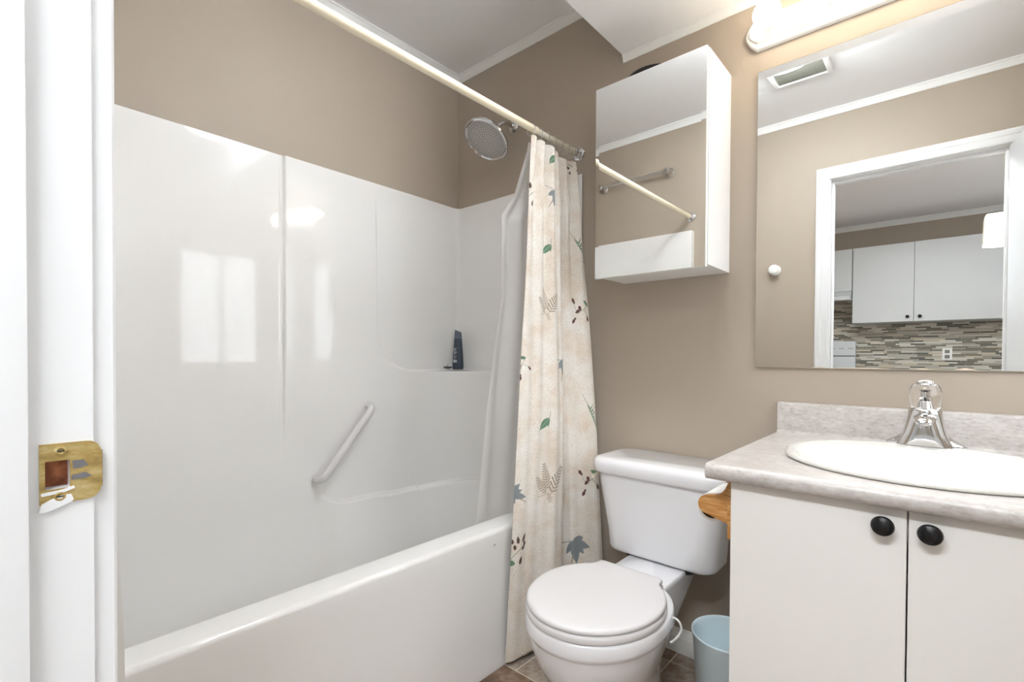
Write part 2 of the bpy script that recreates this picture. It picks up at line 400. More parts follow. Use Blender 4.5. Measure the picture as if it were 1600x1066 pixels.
# the open door, hinged on the right jamb, swung into the bathroom
dr = thing('door_1', (JR-.002, YW+.004, .01), None, None); dr['kind'] = 'structure'; dr['label'] = 'white painted door standing open against the right wall'
bm = B(); box(bm, 0, .035, 0, .695, 0, 1.998, bev=.002)
rot = Matrix.Rotation(radians(-8), 4, 'Z')
def door_part(name, bm, m):
    bmesh.ops.transform(bm, matrix=rot, verts=bm.verts)
    for v in bm.verts: v.co += dr.location
    return obj(name, bm, m, dr)
door_part('panel', bm, JAMB)
for zz in (.2, 1.75):
    bm = B(); tube(bm, [(-.002, -.002, zz), (-.002, -.002, zz+.09)], .005); door_part('hinge', bm, JAMB)
bm = B(); lathe(bm, [(.026, 0), (.026, .004), (.011, .008), (.010, .03), (.022, .04), (.026, .05), (.02, .06), (.0, .063)], (0, .635, .92), (-1, 0, 0)); door_part('doorknob', bm, BRASS)

# strike plate on the left jamb
sx = JL
sp_ = thing('strike_plate', (sx, .053, .93), 'worn brass latch strike plate with paint drips on the white door jamb', 'strike plate')
def plate_ring(x):
    # outline in (y, z) with rounded bathroom-side corners
    y0, y1, z0, z1, r = .0362, .0700, .9125, .9560, .008
    pts = [(y0, z0)] + [(y1-r+r*sin(a), z0+r-r*cos(a)) for a in np.linspace(0, pi/2, 6)] + [(y1-r+r*cos(a), z1-r+r*sin(a)) for a in np.linspace(0, pi/2, 6)] + [(y0, z1)]
    return pts
bm = B()
outer = plate_ring(0)
# plate = ring between outline and the square hole, plus a lip that rolls over the jamb's arris
hole = [(PY0, PZ0), (PY1, PZ0), (PY1, PZ1), (PY0, PZ1)]
x1 = sx+.0014
def quad(bm, pts, mi=0):
    f = bm.faces.new([bm.verts.new(p) for p in pts]); f.material_index = mi; return f
box(bm, sx, x1, .0362, PY0, .9125, .9560); box(bm, sx, x1, PY0, PY1, PZ1, .9560); box(bm, sx, x1, PY0, PY1, .9125, PZ0)
poly = [(PY1, .9125)] + outer[1:13] + [(PY1, .9560)]
prism(bm, poly, 'x', sx, x1)
lip = [(sx+.0014, .0690), (sx+.0012, .0704), (sx, .0712), (sx-.002, .0715), (sx-.002, .0704), (sx, .0696)]
prism(bm, lip, 'z', .9205, .9480)
obj('plate', bm, BRASS, sp_, angle=30)
for yy, zz in ((.0475, .9505), (.047, .9175)):
    bm = B(); lathe(bm, [(.0036, 0), (.0036, .0006), (.0022, .001), (.0012, .0002), (0, .0002)], (x1, yy, zz), (1, 0, 0), n=14); sw = obj('screw', bm, BRASS, sp_)
    bm = B(); box(bm, x1+.0003, x1+.0011, yy-.0020, yy+.0020, zz-.0004, zz+.0004); obj('slot', bm, DARK, sw, smooth=False)
for k, (pts, m) in enumerate([
    ([(PY1+.0012, .9425), (.0600, .9425), (.0628, .938), (.0590, .9365), (PY1+.0018, .9362)], SCUFF),
    ([(PY1+.0008, .9318), (.0610, .9330), (.0650, .9296), (.0600, .9282), (PY1+.0006, .9284)], SCUFF)]):
    bm = B(); prism(bm, pts, 'x', x1, x1+.0002); obj('scuff_mark', bm, m, sp_, smooth=False)
for poly in ([(.0368, .9212), (.0400, .9216), (.0480, .9222), (.0545, .9240), (.0552, .9222), (.0500, .9204), (.0420, .9194), (.0372, .9190)],
             [(.0358, .9080), (.0372, .9135), (.0420, .9160), (.0490, .9185), (.0530, .9182), (.0545, .9140), (.0525, .9118), (.0450, .9092), (.0380, .9070)]):
    bm = B(); prism(bm, poly, 'x', x1, x1+.0007); obj('paint_drip', bm, JAMB, sp_, label='white paint smeared over the brass')

# ------------------------------------------------------------------ tub and surround (one fibreglass unit)
tub = thing('tub_shower_unit', (-1.46, .88, 0), 'white moulded fibreglass bathtub with tall glossy shower surround', 'bathtub')
TF, TI, RZ, TOP = -1.090, -1.187, .454, 1.752
YE = D-.004; YN = .105
def surround_mesh():
    R = .27
    th = []
    # parametrised plan: near end wall -> near corner -> tub wall -> far corner -> far end wall
    segs = []
    for x in np.linspace(TF+.004, XL+.12, 22): segs.append(('n', x))
    for a in np.linspace(0, pi/2, 14)[1:-1]: segs.append(('nc', a))
    for y in np.unique(np.concatenate([np.linspace(YN+.12, YE-R, 150), np.arange(.745, .815, .0016), np.arange(1.150, 1.186, .0015)])): segs.append(('l', y))
    for a in np.linspace(0, pi/2, 90)[1:-1]: segs.append(('fc', a))
    for x in np.linspace(XL+R, TF+.004, 44): segs.append(('f', x))
    zs = np.concatenate([np.linspace(.10, .40, 26), np.linspace(.405, .50, 36), np.linspace(.505, .93, 56), np.linspace(.932, .985, 34), np.linspace(.99, TOP, 90)])
    V = np.zeros((len(segs), len(zs), 3))
    z = zs
    shelf = .957
    for i, (k, q) in enumerate(segs):
        low = ss(.46, .10, z)                  # tub wall slopes in below the rim
        if k == 'n':
            px = np.full_like(z, q); py = YN + .085*ss(1.6, .45, z) + .10*low
        elif k == 'nc':
            n = 4; c, s_ = cos(q), sin(q); rr = .12/(c**n+s_**n)**(1/n)
            # q=0: on end wall, q=pi/2: on the tub wall
            px = XL+.12 - rr*s_ + .05*low*sin(q); py = YN+.12 - rr*c + (.085*ss(1.6, .45, z) + .10*low)*cos(q)
        elif k == 'l':
            Y = q
            # shallow step right of the upright groove
            d = .010*ss(.768, .796, Y)*ss(.62, .95, z) - .009*np.exp(-((Y-.782)/.005)**2)*ss(.62, .95, z)
            front = .010
            # recessed upper corner panel: mask with rounded lower-left corner
            rad = .19
            dy = Y-1.168; dz = z-shelf
            ins = np.where((dy < rad) & (dz < rad), rad - np.hypot(rad-dy, rad-dz), np.minimum(dy, dz))
            mask = ss(-.004, .004, ins)
            off = d + front*(1-mask)*ss(TOP, TOP-.35, z)*ss(.8, 1.1, Y)
            zl = .425 + .06*np.clip((1.03-Y)/.12, 0, 1)**2 + .012*ss(1.3, 1.1, Y)
            step = .028*ss(zl+.007, zl-.007, z)*ss(.895, .99, Y)
            px = XL + .006 + off + step + .05*low; py = np.full_like(z, Y)
        elif k == 'fc':
            c, s_ = cos(q), sin(q)
            up = ss(shelf-.0035, shelf+.0035, z)
            n = 2.0*(1-up) + 20*up
            rr = R/(c**n+s_**n)**(1/n)
            dflt = .010*(1-up)
            zl = .419 + .028*ss(0, pi/2, q)
            step = .028*ss(zl+.007, zl-.007, z) + .05*low
            rr = rr - step - (dflt + .010*ss(.62, .95, z))*(1-q/(pi/2))
            px = XL+.006+R - rr*c; py = YE-R + rr*s_
        else:
            px = np.full_like(z, q); zl = .447
            py = YE - .028*ss(zl+.007, zl-.007, z) - .05*low
        V[i, :, 0], V[i, :, 1], V[i, :, 2] = px, py, z
    bm = B()
    G = [[bm.verts.new(V[i, j]) for j in range(len(zs))] for i in range(len(segs))]
    for i in range(len(segs)-1):
        for j in range(len(zs)-1):
            bm.faces.new((G[i][j], G[i+1][j], G[i+1][j+1], G[i][j+1]))
    # top flange to the walls
    fl = []
    for i, (k, q) in enumerate(segs):
        p = V[i, -1]
        if k == 'n': w = (p[0], YW+.001)
        elif k == 'nc': w = (XL+.001 if q > pi/4 else p[0], YW+.001 if q <= pi/4 else p[1])
        elif k == 'l': w = (XL+.0005, p[1])
        elif k == 'fc': w = (XL+.0005, p[1]) if q < pi/4 else (p[0], D-.0005)
        else: w = (p[0], D-.0005)
        fl.append(bm.verts.new((w[0], w[1], TOP+.003)))
    for i in range(len(segs)-1): bm.faces.new((G[i][-1], G[i+1][-1], fl[i+1], fl[i]))
    # front return of the near end panel
    R0 = [bm.verts.new((TF+.004, YW+.001, zz)) for zz in zs]
    for j in range(len(zs)-1): bm.faces.new((G[0][j], G[0][j+1], R0[j+1], R0[j]))
    return bm
obj('surround', surround_mesh(), FIBER, tub, angle=60)
bm = B()
def arc(cx, cz, r, a0, a1, n=7): return [(cx+r*cos(a), cz+r*sin(a)) for a in np.linspace(radians(a0), radians(a1), n)]
prof = [(TF+.012, 0), (TF+.012, .02), (TF+.003, .05), (TF, .40)] + arc(TF-.014, RZ-.014, .014, 0, 90) + arc(TI+.016, RZ-.018, .018, 90, 180) + [(TI-.03, .16), (TI-.06, .115), (TI-.1, .10), (XL+.14, .10), (XL+.09, .105), (XL+.05, .11), (XL+.03, .08), (XL+.03, 0)]
prism(bm, prof, 'y', YW+.012, YE-.002)
obj('tub', bm, FIBER, tub, angle=50)
# slanted grab bar moulded onto the tub wall
gx = XL+.014
bm = B(); A, C_ = Vector((gx, 1.125, .816)), Vector((gx, .905, .546)); o_ = Vector((.052, 0, 0)); dd = (C_-A).normalized()
pts = [A] + bez(A+o_*.3, A+o_*1.0, A+o_+dd*.035, 8) + bez(C_+o_-dd*.035, C_+o_*1.0, C_+o_*.3, 8) + [C_]
tube(bm, pts, .0145, n=20)
obj('grab_bar', bm, IVORY if False else SEATM, tub, label='slanted white grab bar on the tub wall')
# small chip on the apron
bm = B(); prism(bm, [(1.148, .405), (1.154, .409), (1.156, .407), (1.149, .402)], 'x', TF-.0002, TF+.0006); obj('chip_mark', bm, SCUFF, tub)

# ------------------------------------------------------------------ shower head
shx, shz = -1.455, 2.055
sh = thing('rain_shower', (shx, D, shz), 'round chrome rain shower head on bent arm over the tub', 'shower head')
n_ = Vector((-.03, -.57, -.82)).normalized(); hc = Vector((-1.491, 1.512, 1.962))
bm = B(); lathe(bm, [(.030, 0), (.030, .004), (.024, .010), (.013, .013), (.012, .016)], (shx, D, shz), (0, -1, 0)); obj('wall_flange', bm, CHROME, sh)
bm = B(); back = hc - n_*.052
tube(bm, [(shx, D-.005, shz)] + bez((shx, D-.03, shz), (shx, D-.07, shz+.005), back, 12), .0095); obj('arm', bm, CHROME, sh)
bm = B(); sphere(bm, back, .016, 20, 12); lathe(bm, [(.013, -.002), (.016, .01), (.014, .022), (.02, .03)], back, n_); obj('ball_joint', bm, CHROME, sh)
bm = B(); lathe(bm, [(.0, -.03), (.02, -.03), (.035, -.022), (.085, -.016), (.100, -.008), (.104, .002), (.102, .009), (.096, .011), (.090, .006)], hc, n_, n=64, cap1=False); obj('rim', bm, CHROME, sh)
face = mat('shower_face_grey', srgb(196, 192, 188), .45)
nub = mat('shower_nozzle_rubber', srgb(126, 122, 118), .6)
bm = B(); lathe(bm, [(.0905, .0055), (.06, .0075), (.0, .008)], hc, n_, n=64, cap0=True, mi=0)
xa, ya, _ = frame_of(n_)
for ring in range(1, 9):
    for k in range(ring*6):
        a = 2*pi*k/(ring*6); p = hc + (xa*cos(a)+ya*sin(a))*(.0103*ring) + n_*.0068
        lathe(bm, [(.0026, 0), (.0022, .002), (.0008, .0032)], p, n_, n=6, mi=1)
obj('spray_face', bm, [face, nub], sh)

# ------------------------------------------------------------------ curtain rod
RX, RZr = -1.104, 1.836
rod = thing('curtain_rod', (RX, D, RZr), 'cream shower curtain rod running the length of the tub', 'curtain rod')
bm = B(); tube(bm, [(RX, YW+.012, RZr), (RX, .6, RZr-.003), (RX, 1.2, RZr-.002), (RX, 1.375, RZr-.0015)], .0128, n=24); obj('outer_tube', bm, CREAM, rod)
bm = B(); tube(bm, [(RX, 1.37, RZr-.0015), (RX, D-.012, RZr)], .0098, n=20); obj('inner_tube', bm, IVORY, rod, label='thinner ivory inner tube at the curtain end')
for yy, sg in ((D, -1), (YW, 1)):
    bm = B(); lathe(bm, [(.028, 0), (.029, .004), (.026, .009), (.021, .011), (.022, .016), (.019, .021), (.0155, .024), (.0155, .034), (.014, .036)], (RX, yy, RZr), (0, sg, 0)); obj('end_flange', bm, CHROME, rod)

# ------------------------------------------------------------------ curtain
ZT = 1.800
def curtain_pt(s, z):
    """plan point of the cloth at s (0 left .. 1 right) and height z (arrays)"""
    zz = z-1.02
    kz = [-1.02, -.993, -.518, -.177, .238, .60, .79]
    Yl = np.interp(zz, kz, [1.180, 1.182, 1.217, 1.247, 1.283, 1.312, 1.332]); Xl = np.interp(zz, kz, [-1.068, -1.068, -1.072, -1.075, -1.082, -1.094, -1.102])
    kr = [-1.02, -.75, -.294, .293, .567, .79]
    Xr = np.interp(zz, kr, [-.945, -.950, -.976, -1.030, -1.052, -1.100]); Yr = np.interp(zz, kr, [1.60, 1.60, 1.60, 1.60, 1.60, 1.612])
    Tn = (ZT-z)/ZT
    bx, by = Xl+(Xr-Xl)*s, Yl+(Yr-Yl)*s
    tx, ty = Xr-Xl, Yr-Yl; L = np.hypot(tx, ty); nx, ny = ty/L, -tx/L
    wt = .04+.96*np.exp(-Tn*4.2)
    wb = ss(0, .45, Tn)
    pl = .021*np.sin(2*pi*5.6*s+.4+.25*np.sin(7*Tn))*wt
    st = 1/(1+np.exp((s-.565-.03*np.sin(3*Tn))/.016))
    big = .060*(st-1)*(1-ss(.57, 1.0, s)) +   .018*np.sin(pi*np.clip(s/.56, 0, 1)) + .010*np.sin(2*pi*np.clip(s/.56, 0, 1)*1.5+.6)*(1-.4*wb)
    wr = .0012*np.sin(2*pi*9*s+5*Tn)*wb + .003*np.sin(11*Tn+4*s)*wb
    off = pl + big*(.35+.65*wb) + wr
    off = np.maximum(off, -.048+0*off)
    return bx+nx*off, by+ny*off

SCALES = {'maple': 1.35, 'berry': 1.2, 'leaf': 1.15, 'sprig': 1.2, 'brush': 1.15, 'fern': 1.02}
MOTIFS = [   # (kind, s, z, scale, rotation, mirrored)
    ('leaf', 0.322, 1.41, 0.9, 0, 0),
    ('maple', 0.379, 1.603, 0.8, -0.5, 0),
    ('sprig', 0.01, 1.591, 0.9, 0, 0),
    ('brush', 0.895, 1.446, 1.15, 0, 0),
    ('fern', 0.329, 1.219, 0.92, 0, 1),
    ('berry', 0.893, 1.195, 1.0, 0, 0),
    ('berry', 0.014, 0.989, 0.8, 0.6, 0),
    ('maple', 0.525, 0.987, 0.85, 0, 0),
    ('brush', 0.931, 0.816, 1.1, 0, 0),
    ('leaf', 0.291, 0.792, 1.0, 0, 0),
    ('fern', 0.363, 0.597, 1.08, 0, 1),
    ('berry', 0.907, 0.553, 1.0, 0.2, 0),
    ('maple', 0.007, 0.551, 0.8, 1.2, 0),
    ('sprig', 0.05, 0.382, 1.0, 0, 0),
    ('maple', 0.728, 0.304, 1.12, 0, 0),
    ('fern', 0.26, 0.014, 0.9, 0.6, 0),
    ('leaf', 0.382, 1.744, 0.9, 0, 0),
    ('berry', 0.883, 1.758, 0.6, 0, 0)]

def motif_shapes(kind):
    """list of (shape, colour): capsules (x0,y0,x1,y1,r0,r1) in millimetres, y up"""
    GREEN, BROWN, GREY, DRED, SAGE, DKBR = srgb(104, 138, 108), srgb(168, 152, 132), srgb(138, 144, 146), srgb(104, 58, 60), srgb(118, 134, 112), srgb(96, 72, 60)
    S = []
    def leaf(x, y, ang, L, w, col, n=7):
        for i in range(n):
            t0, t1 = i/n, (i+1)/n
            r = lambda t: w*(sin(pi*min(1, t*1.02)**.75)+.02)
            S.append(((x+cos(ang)*L*t0, y+sin(ang)*L*t0, x+cos(ang)*L*t1, y+sin(ang)*L*t1, r(t0), r(t1)), col))
    def fern(x, y, ang, L, col, w=18, n=9, bend=0, lr=1.7):
        px, py = x, y
        for i in range(n):
            t = i/n; a = ang+bend*t
            qx, qy = px+cos(a)*L/n, py+sin(a)*L/n
            S.append(((px, py, qx, qy, .8, .7), col))
            ll = w*(1-t)**.8*(.55+.45*min(1, t*4))+2
            for sg in (1, -1):
                S.append(((qx, qy, qx+cos(a+sg*.95)*ll, qy+sin(a+sg*.95)*ll, lr*.65, lr*.8), col))
            px, py = qx, qy
    if kind == 'fern':
        fern(0, -50, radians(116), 92, BROWN, 32, 8, .25, 3.4); fern(6, -34, radians(74), 84, BROWN, 17, 10, .05, 2.4); fern(12, -44, radians(48), 66, BROWN, 16, 8, .2, 2.4)
        S.append(((12, -44, 46, -52, 1.2, .8), BROWN)); fern(8, -40, radians(250), 30, BROWN, 10, 4, 0, 1.4)
    elif kind == 'brush':
        S.append(((-26, 52, -8, 20, .6, .8), SAGE)); S.append(((-8, 20, 14, -6, .8, 1), SAGE))
        for i in range(7):
            t = i/7; x, y = -2+26*t, 8-60*t
            S.append(((x, y, x-9+2*t, y+12, 1.8, .7), GREEN)); S.append(((x+2, y, x+10, y+13, 1.8, .7), GREEN))
        S.append(((-8, 18, 24, -52, .7, .7), GREEN))
    elif kind == 'leaf':
        leaf(14, 12, radians(222), 48, 11, GREEN); leaf(12, 12, radians(268), 26, 4, GREEN)
        S.append(((14, 12, 18, 34, .7, .6), SAGE))
        S.append(((14, 12, -20, -18, .5, .5), srgb(150, 168, 150)))
    elif kind == 'maple':
        S.append(((-38, 22, 2, 20, 1.1, 1.0), GREY))
        for a, L, w in ((-80, 54, 11), (-130, 34, 9), (-20, 44, 10), (28, 26, 9), (-48, 40, 9)): leaf(4, 18, radians(a), L, w, GREY)
        S.append(((2, -18, -2, -46, 2, .8), BROWN))
    elif kind == 'berry':
        S.append(((26, 20, -14, -6, .9, .8), SAGE)); S.append(((6, 6, 22, -18, .8, .7), SAGE)); S.append(((-14, -6, -26, 26, .7, .7), SAGE))
        leaf(26, 18, radians(140), 28, 6, GREEN)
        for (x, y, a, L) in ((-26, 30, 110, 15), (-16, -2, 40, 12), (-24, -26, 235, 16), (20, -20, 290, 12), (-6, 8, 100, 10)):
            leaf(x, y, radians(a), L, 5, DRED); leaf(x+1, y+1, radians(a+180), 6, 3.5, DKBR)
    elif kind == 'sprig':
        S.append(((-26, -34, 12, 4, .9, .8), SAGE)); leaf(-8, -40, radians(170), 30, 8, GREEN); leaf(-26, -30, radians(100), 26, 5, GREEN)
        for (x, y, a, L) in ((0, 14, 95, 22), (14, 16, 70, 26), (-16, 14, 100, 14), (-8, -2, 100, 14), (14, -4, 60, 14), (20, 6, 80, 14), (8, -44, 80, 24)):
            leaf(x, y, radians(a), L, 4.6, DKBR)
    return S

def build_curtain():
    ns, nz = 420, 900
    s = np.linspace(0, 1, ns); z = np.linspace(.012, ZT, nz)
    S_, Z_ = np.meshgrid(s, z, indexing='ij')
    # scalloped top between the hooks, slightly ragged hem
    hem = np.where(Z_ < .2, (.2-Z_)/.2, 0)*(.012*np.sin(2*pi*.9*S_) + .012*S_)
    X, Y = curtain_pt(S_, Z_)
    Zw = Z_ + hem - ss(ZT-.06, ZT, Z_)*.010*(1-np.cos(2*pi*6*S_))
    U = np.zeros_like(X); U[1:] = np.cumsum(np.hypot(np.diff(X, axis=0), np.diff(Y, axis=0)), axis=0)
    col = np.zeros((ns, nz, 4)); col[..., :3] = .8
    for kind, s0, z0, sc, rot_, mir in MOTIFS:
        sc *= SCALES[kind]
        si = int(np.clip(round(s0*(ns-1)), 0, ns-1)); zi = int(np.argmin(abs(z-z0)))
        du = (U - U[si, zi])*1000/sc; dv = (Z_-z0)*1000/sc      # cloth coordinates around the motif
        if mir: du = -du
        R_ = 75; sel = (abs(du) < R_) & (abs(dv) < R_)
        ii = np.argwhere(sel); a0, a1, b0, b1 = ii[:, 0].min(), ii[:, 0].max()+1, ii[:, 1].min(), ii[:, 1].max()+1
        u_, v_ = du[a0:a1, b0:b1], dv[a0:a1, b0:b1]
        c, sn = cos(-rot_), sin(-rot_); u_, v_ = u_*c-v_*sn, u_*sn+v_*c
        cc = col[a0:a1, b0:b1]
        for (xa_, ya_, xb_, yb_, ra, rb), cl in motif_shapes(kind):
            dx, dy = xb_-xa_, yb_-ya_; L2 = dx*dx+dy*dy+1e-9
            t = np.clip(((u_-xa_)*dx+(v_-ya_)*dy)/L2, 0, 1)
            d = np.hypot(u_-xa_-t*dx, v_-ya_-t*dy) - (ra+(rb-ra)*t)
            a = np.clip(.5-d/1.6, 0, 1)
            m_ = a > cc[..., 3]
            cc[..., 3] = np.maximum(cc[..., 3], a)
            for q in range(3): cc[..., q] = np.where(a > .02, cl[q], cc[..., q])
    me = bpy.data.meshes.new('shower_curtain')
    org = np.array((-1.03, 1.40, 0.0))
    co = (np.stack([X, Y, Zw], -1).reshape(-1, 3) - org)
    i0 = (np.arange(ns-1)[:, None]*nz + np.arange(nz-1)[None]).reshape(-1)
    faces = np.stack([i0, i0+nz, i0+nz+1, i0+1], 1)
    me.vertices.add(len(co)); me.vertices.foreach_set('co', co.reshape(-1))
    me.loops.add(faces.size); me.loops.foreach_set('vertex_index', faces.reshape(-1).astype(np.int32))
    me.polygons.add(len(faces)); me.polygons.foreach_set('loop_start', (np.arange(len(faces))*4).astype(np.int32))
    me.polygons.foreach_set('use_smooth', np.ones(len(faces), bool))
    me.update(calc_edges=True); me.validate()
    ca = me.attributes.new('print', 'FLOAT_COLOR', 'POINT'); ca.data.foreach_set('color', col.reshape(-1).astype(np.float32))
    uvv = np.stack([U, Z_, U*0], -1).reshape(-1)
    va = me.attributes.new('cloth', 'FLOAT_VECTOR', 'POINT'); va.data.foreach_set('vector', uvv.astype(np.float32))
    me.materials.append(CLOTH)
    o = bpy.data.objects.new('shower_curtain', me); COL.objects.link(o); o.location = org
    md = o.modifiers.new('thickness', 'SOLIDIFY'); md.thickness = .0012; md.offset = 0
    tag(o, 'cream linen shower curtain printed with ferns, leaves and berries, bunched beside the toilet', 'shower curtain')
build_curtain()

def build_liner():
    ns, nz = 90, 220
    s = np.linspace(0, 1, ns); z = np.linspace(.36, 1.80, nz); S_, Z_ = np.meshgrid(s, z, indexing='ij'); zz = Z_-1.02
    kz = [-.66, -.564, -.185, .228, .50, .58, .75, .80]
    Xl = np.interp(zz, kz, [-1.222, -1.203, -1.185, -1.165, -1.15, -1.145, -1.115, -1.112])
    Yl = np.interp(zz, kz, [1.185, 1.197, 1.228, 1.285, 1.262, 1.322, 1.362, 1.368])
    Xr = np.interp(zz, kz, [-1.23, -1.205, -1.17, -1.15, -1.14, -1.135, -1.12, -1.115]); Yr = 1.53
    Tn = (1.8-Z_)/1.44
    off = .012*np.sin(2*pi*(2.6*S_+.15*np.sin(4*Tn))+1.2)*(.4+.6*ss(0, .3, Tn)) + .004*np.sin(9*Tn+6*S_)
    X = Xl+(Xr-Xl)*S_ - .022 + off*(.3+.7*np.minimum(1, S_*6)); Y = Yl+(Yr-Yl)*S_
    bm = B(); G = [[bm.verts.new((X[i, j], Y[i, j], Z_[i, j])) for j in range(nz)] for i in range(ns)]
    for i in range(ns-1):
        for j in range(nz-1): bm.faces.new((G[i][j], G[i+1][j], G[i+1][j+1], G[i][j+1]))
    o = obj('curtain_liner', bm, LINERM, angle=180)
    tag(o, 'translucent white vinyl liner hanging inside the tub behind the printed curtain', 'curtain liner')
build_liner()
ringp = None
ring_labels = ['metal curtain ring on the rod, farthest from the wall', 'metal curtain ring on the rod, second from the free edge of the curtain', 'metal curtain ring on the rod, third from the free edge of the curtain', 'metal curtain ring on the rod, fourth from the free edge of the curtain', 'metal curtain ring on the rod, fifth from the free edge of the curtain', 'metal curtain ring on the rod, sixth from the free edge of the curtain', 'metal curtain ring on the rod, closest to the wall flange']
for k, yy in enumerate(np.linspace(1.345, 1.598, 7)):
    if ringp is None:
        bm = B(); pts = [(RX+.019*sin(a), yy, RZr-.0095+.021*cos(a)) for a in np.linspace(0, 2*pi, 25)[:-1]]
        x_ = []
        rings = []
        for i, p in enumerate(pts):
            a = 2*pi*i/24; rad = Vector((sin(a), 0, cos(a)))
            rings.append([Vector(p)+rad*.0016*cos(t)+Vector((0, 1, 0))*.0016*sin(t) for t in np.linspace(0, 2*pi, 9)[:-1]])
        loft(bm, rings+[rings[0]], False, False)
        bmesh.ops.remove_doubles(bm, verts=bm.verts, dist=1e-5)
        ringp = obj('curtain_ring', bm, STEEL); o = ringp; y_first = yy
    else:
        o = ringp.copy(); COL.objects.link(o); o.location.y = ringp.location.y + (yy-y_first)
    tag(o, ring_labels[k], 'curtain ring', 'rings on the shower curtain rod')

# ------------------------------------------------------------------ shampoo bottle and bath fitting on the corner shelf
SHZ = .9605
bx_, by_ = -1.748, 1.585
bt = thing('shampoo_bottle', (bx_, by_, SHZ), 'dark slate grey shampoo bottle standing on the shower corner shelf', 'bottle')
def sq_ring(cx, cy, a, b_, z, p=3, n=28, dzx=0):
    r = []
    for k in range(n):
        t = 2*pi*k/n; c, s_ = cos(t), sin(t)
        x = a*abs(c)**(2/p)*(1 if c > 0 else -1); y = b_*abs(s_)**(2/p)*(1 if s_ > 0 else -1)
        r.append((x, y, z+dzx*x))
    ca, sa = cos(YAW), sin(YAW)       # broad face turned towards the room
    return [(cx+x*ca-y*sa, cy+x*sa+y*ca, zz) for x, y, zz in r]
bm = B(); loft(bm, [sq_ring(bx_, by_, a, b_, SHZ+z) for z, a, b_ in ((0, .024, .016), (.003, .0265, .018), (.03, .0262, .018), (.08, .0235, .017), (.12, .020, .016), (.150, .0182, .015))]); obj('body', bm, GREYB, bt)
bm = B(); loft(bm, [sq_ring(bx_, by_, a, b_, SHZ+z, dzx=dz) for z, a, b_, dz in ((.151, .0182, .015, 0), (.168, .0170, .014, -.1), (.181, .0155, .0125, -.33), (.184, .0135, .0105, -.4))]); obj('cap', bm, GREYC, bt)
bm = B()
ca, sa = cos(YAW), sin(YAW)
def on_front(u, w, dep=.0187):    # u across, w up on the bottle's room-side face
    return (bx_+u*ca+dep*sa, by_+u*sa-dep*ca, SHZ+w)
def strip(u0, u1, w0, w1, dep):
    quad(bm, [on_front(u0, w0, dep), on_front(u1, w0, dep), on_front(u1, w1, dep), on_front(u0, w1, dep)])
strip(-.021, -.004, .033, .046, .0186)
for i, w in enumerate((.100, .092, .088, .080, .074, .070, .062, .056, .051)):
    strip(-.018, -.004-.004*(i % 3), w, w+(.0045 if i in (1, 3) else .002), .0186)
obj('label', bm, LABELM, bt, smooth=False, label='pale printed lines and a small pale block on the dark bottle')
ft = thing('tap_fitting', (-1.762, 1.532, SHZ), 'small dark metal cross-shaped fitting lying beside the slate bottle', 'fitting')
bm = B(); lathe(bm, [(.013, 0), (.014, .003), (.010, .006), (.004, .008), (.004, .02), (.0055, .021), (.0045, .026), (0, .027)], ft.location, n=20); obj('post', bm, STEEL, ft)
bm = B(); l = ft.location; tube(bm, [(l.x-.015, l.y-.012, l.z+.011), (l.x+.015, l.y+.012, l.z+.011)], .0032, n=10); tube(bm, [(l.x+.012, l.y-.015, l.z+.011), (l.x-.012, l.y+.015, l.z+.011)], .0032, n=10); obj('cross_arms', bm, DARK, ft)

# ------------------------------------------------------------------ medicine cabinet with mirror door
mx0, mx1, mz0, mz1, my = -.898, -.522, 1.297, 1.931, 1.438
mc = thing('medicine_cabinet', ((mx0+mx1)/2, D, mz0), 'white wall cabinet with a mirrored door above the toilet', 'cabinet')
bm = B(); t = .015
y0 = my+.020
box(bm, mx0, mx0+t, y0, D, mz0, mz1); box(bm, mx1-t, mx1, y0, D, mz0, mz1); box(bm, mx0+t, mx1-t, y0, D, mz0, mz0+t); box(bm, mx0+t, mx1-t, y0, D, mz1-t, mz1); box(bm, mx0+t, mx1-t, D-.008, D, mz0+t, mz1-t)
obj('carcass', bm, MELAC, mc, smooth=False)
dz0, dz1 = mz0-.008, mz1
bm = B(); box(bm, mx0+.001, mx1-.001, my+.005, my+.0185, dz0, dz1, bev=.001); dm = obj('door', bm, MELAC, mc)
bm = B(); bw = .0135       # bevelled mirror: flat centre, four sloping borders
xa0, xa1, za0, za1 = mx0+.002, mx1-.002, dz0+.001, dz1-.001
o4 = [(xa0, my+.00165, za0), (xa1, my+.00165, za0), (xa1, my+.00165, za1), (xa0, my+.00165, za1)]
i4 = [(xa0+bw, my+.0014, za0+.0005), (xa1-bw, my+.0014, za0+.0005), (xa1-bw, my+.0014, za1-.0005), (xa0+bw, my+.0014, za1-.0005)]
b4 = [(p[0], my+.005, p[2]) for p in o4]
vo, vi, vb = [[bm.verts.new(p) for p in q] for q in (o4, i4, b4)]
bm.faces.new(vi)
for k in range(4):
    j = (k+1) % 4; bm.faces.new((vo[k], vo[j], vi[j], vi[k])); bm.faces.new((vb[k], vb[j], vo[j], vo[k]))
obj('mirror', bm, MIRR, dm, smooth=False, label='mirror with bevelled sides')
# dark shallow dish on top
bm = B(); dc = Vector((-.735, my+.085, mz1))
lathe(bm, [(.055, 0), (.075, .010), (.082, .0195), (.080, .022), (.070, .012), (.05, .004), (0, .003)], dc, n=40, sx=1.0, sy=.85)
o = obj('shallow_dish', bm, DARK); tag(o, 'dark shallow dish lying on top of the mirrored wall cabinet', 'dish')

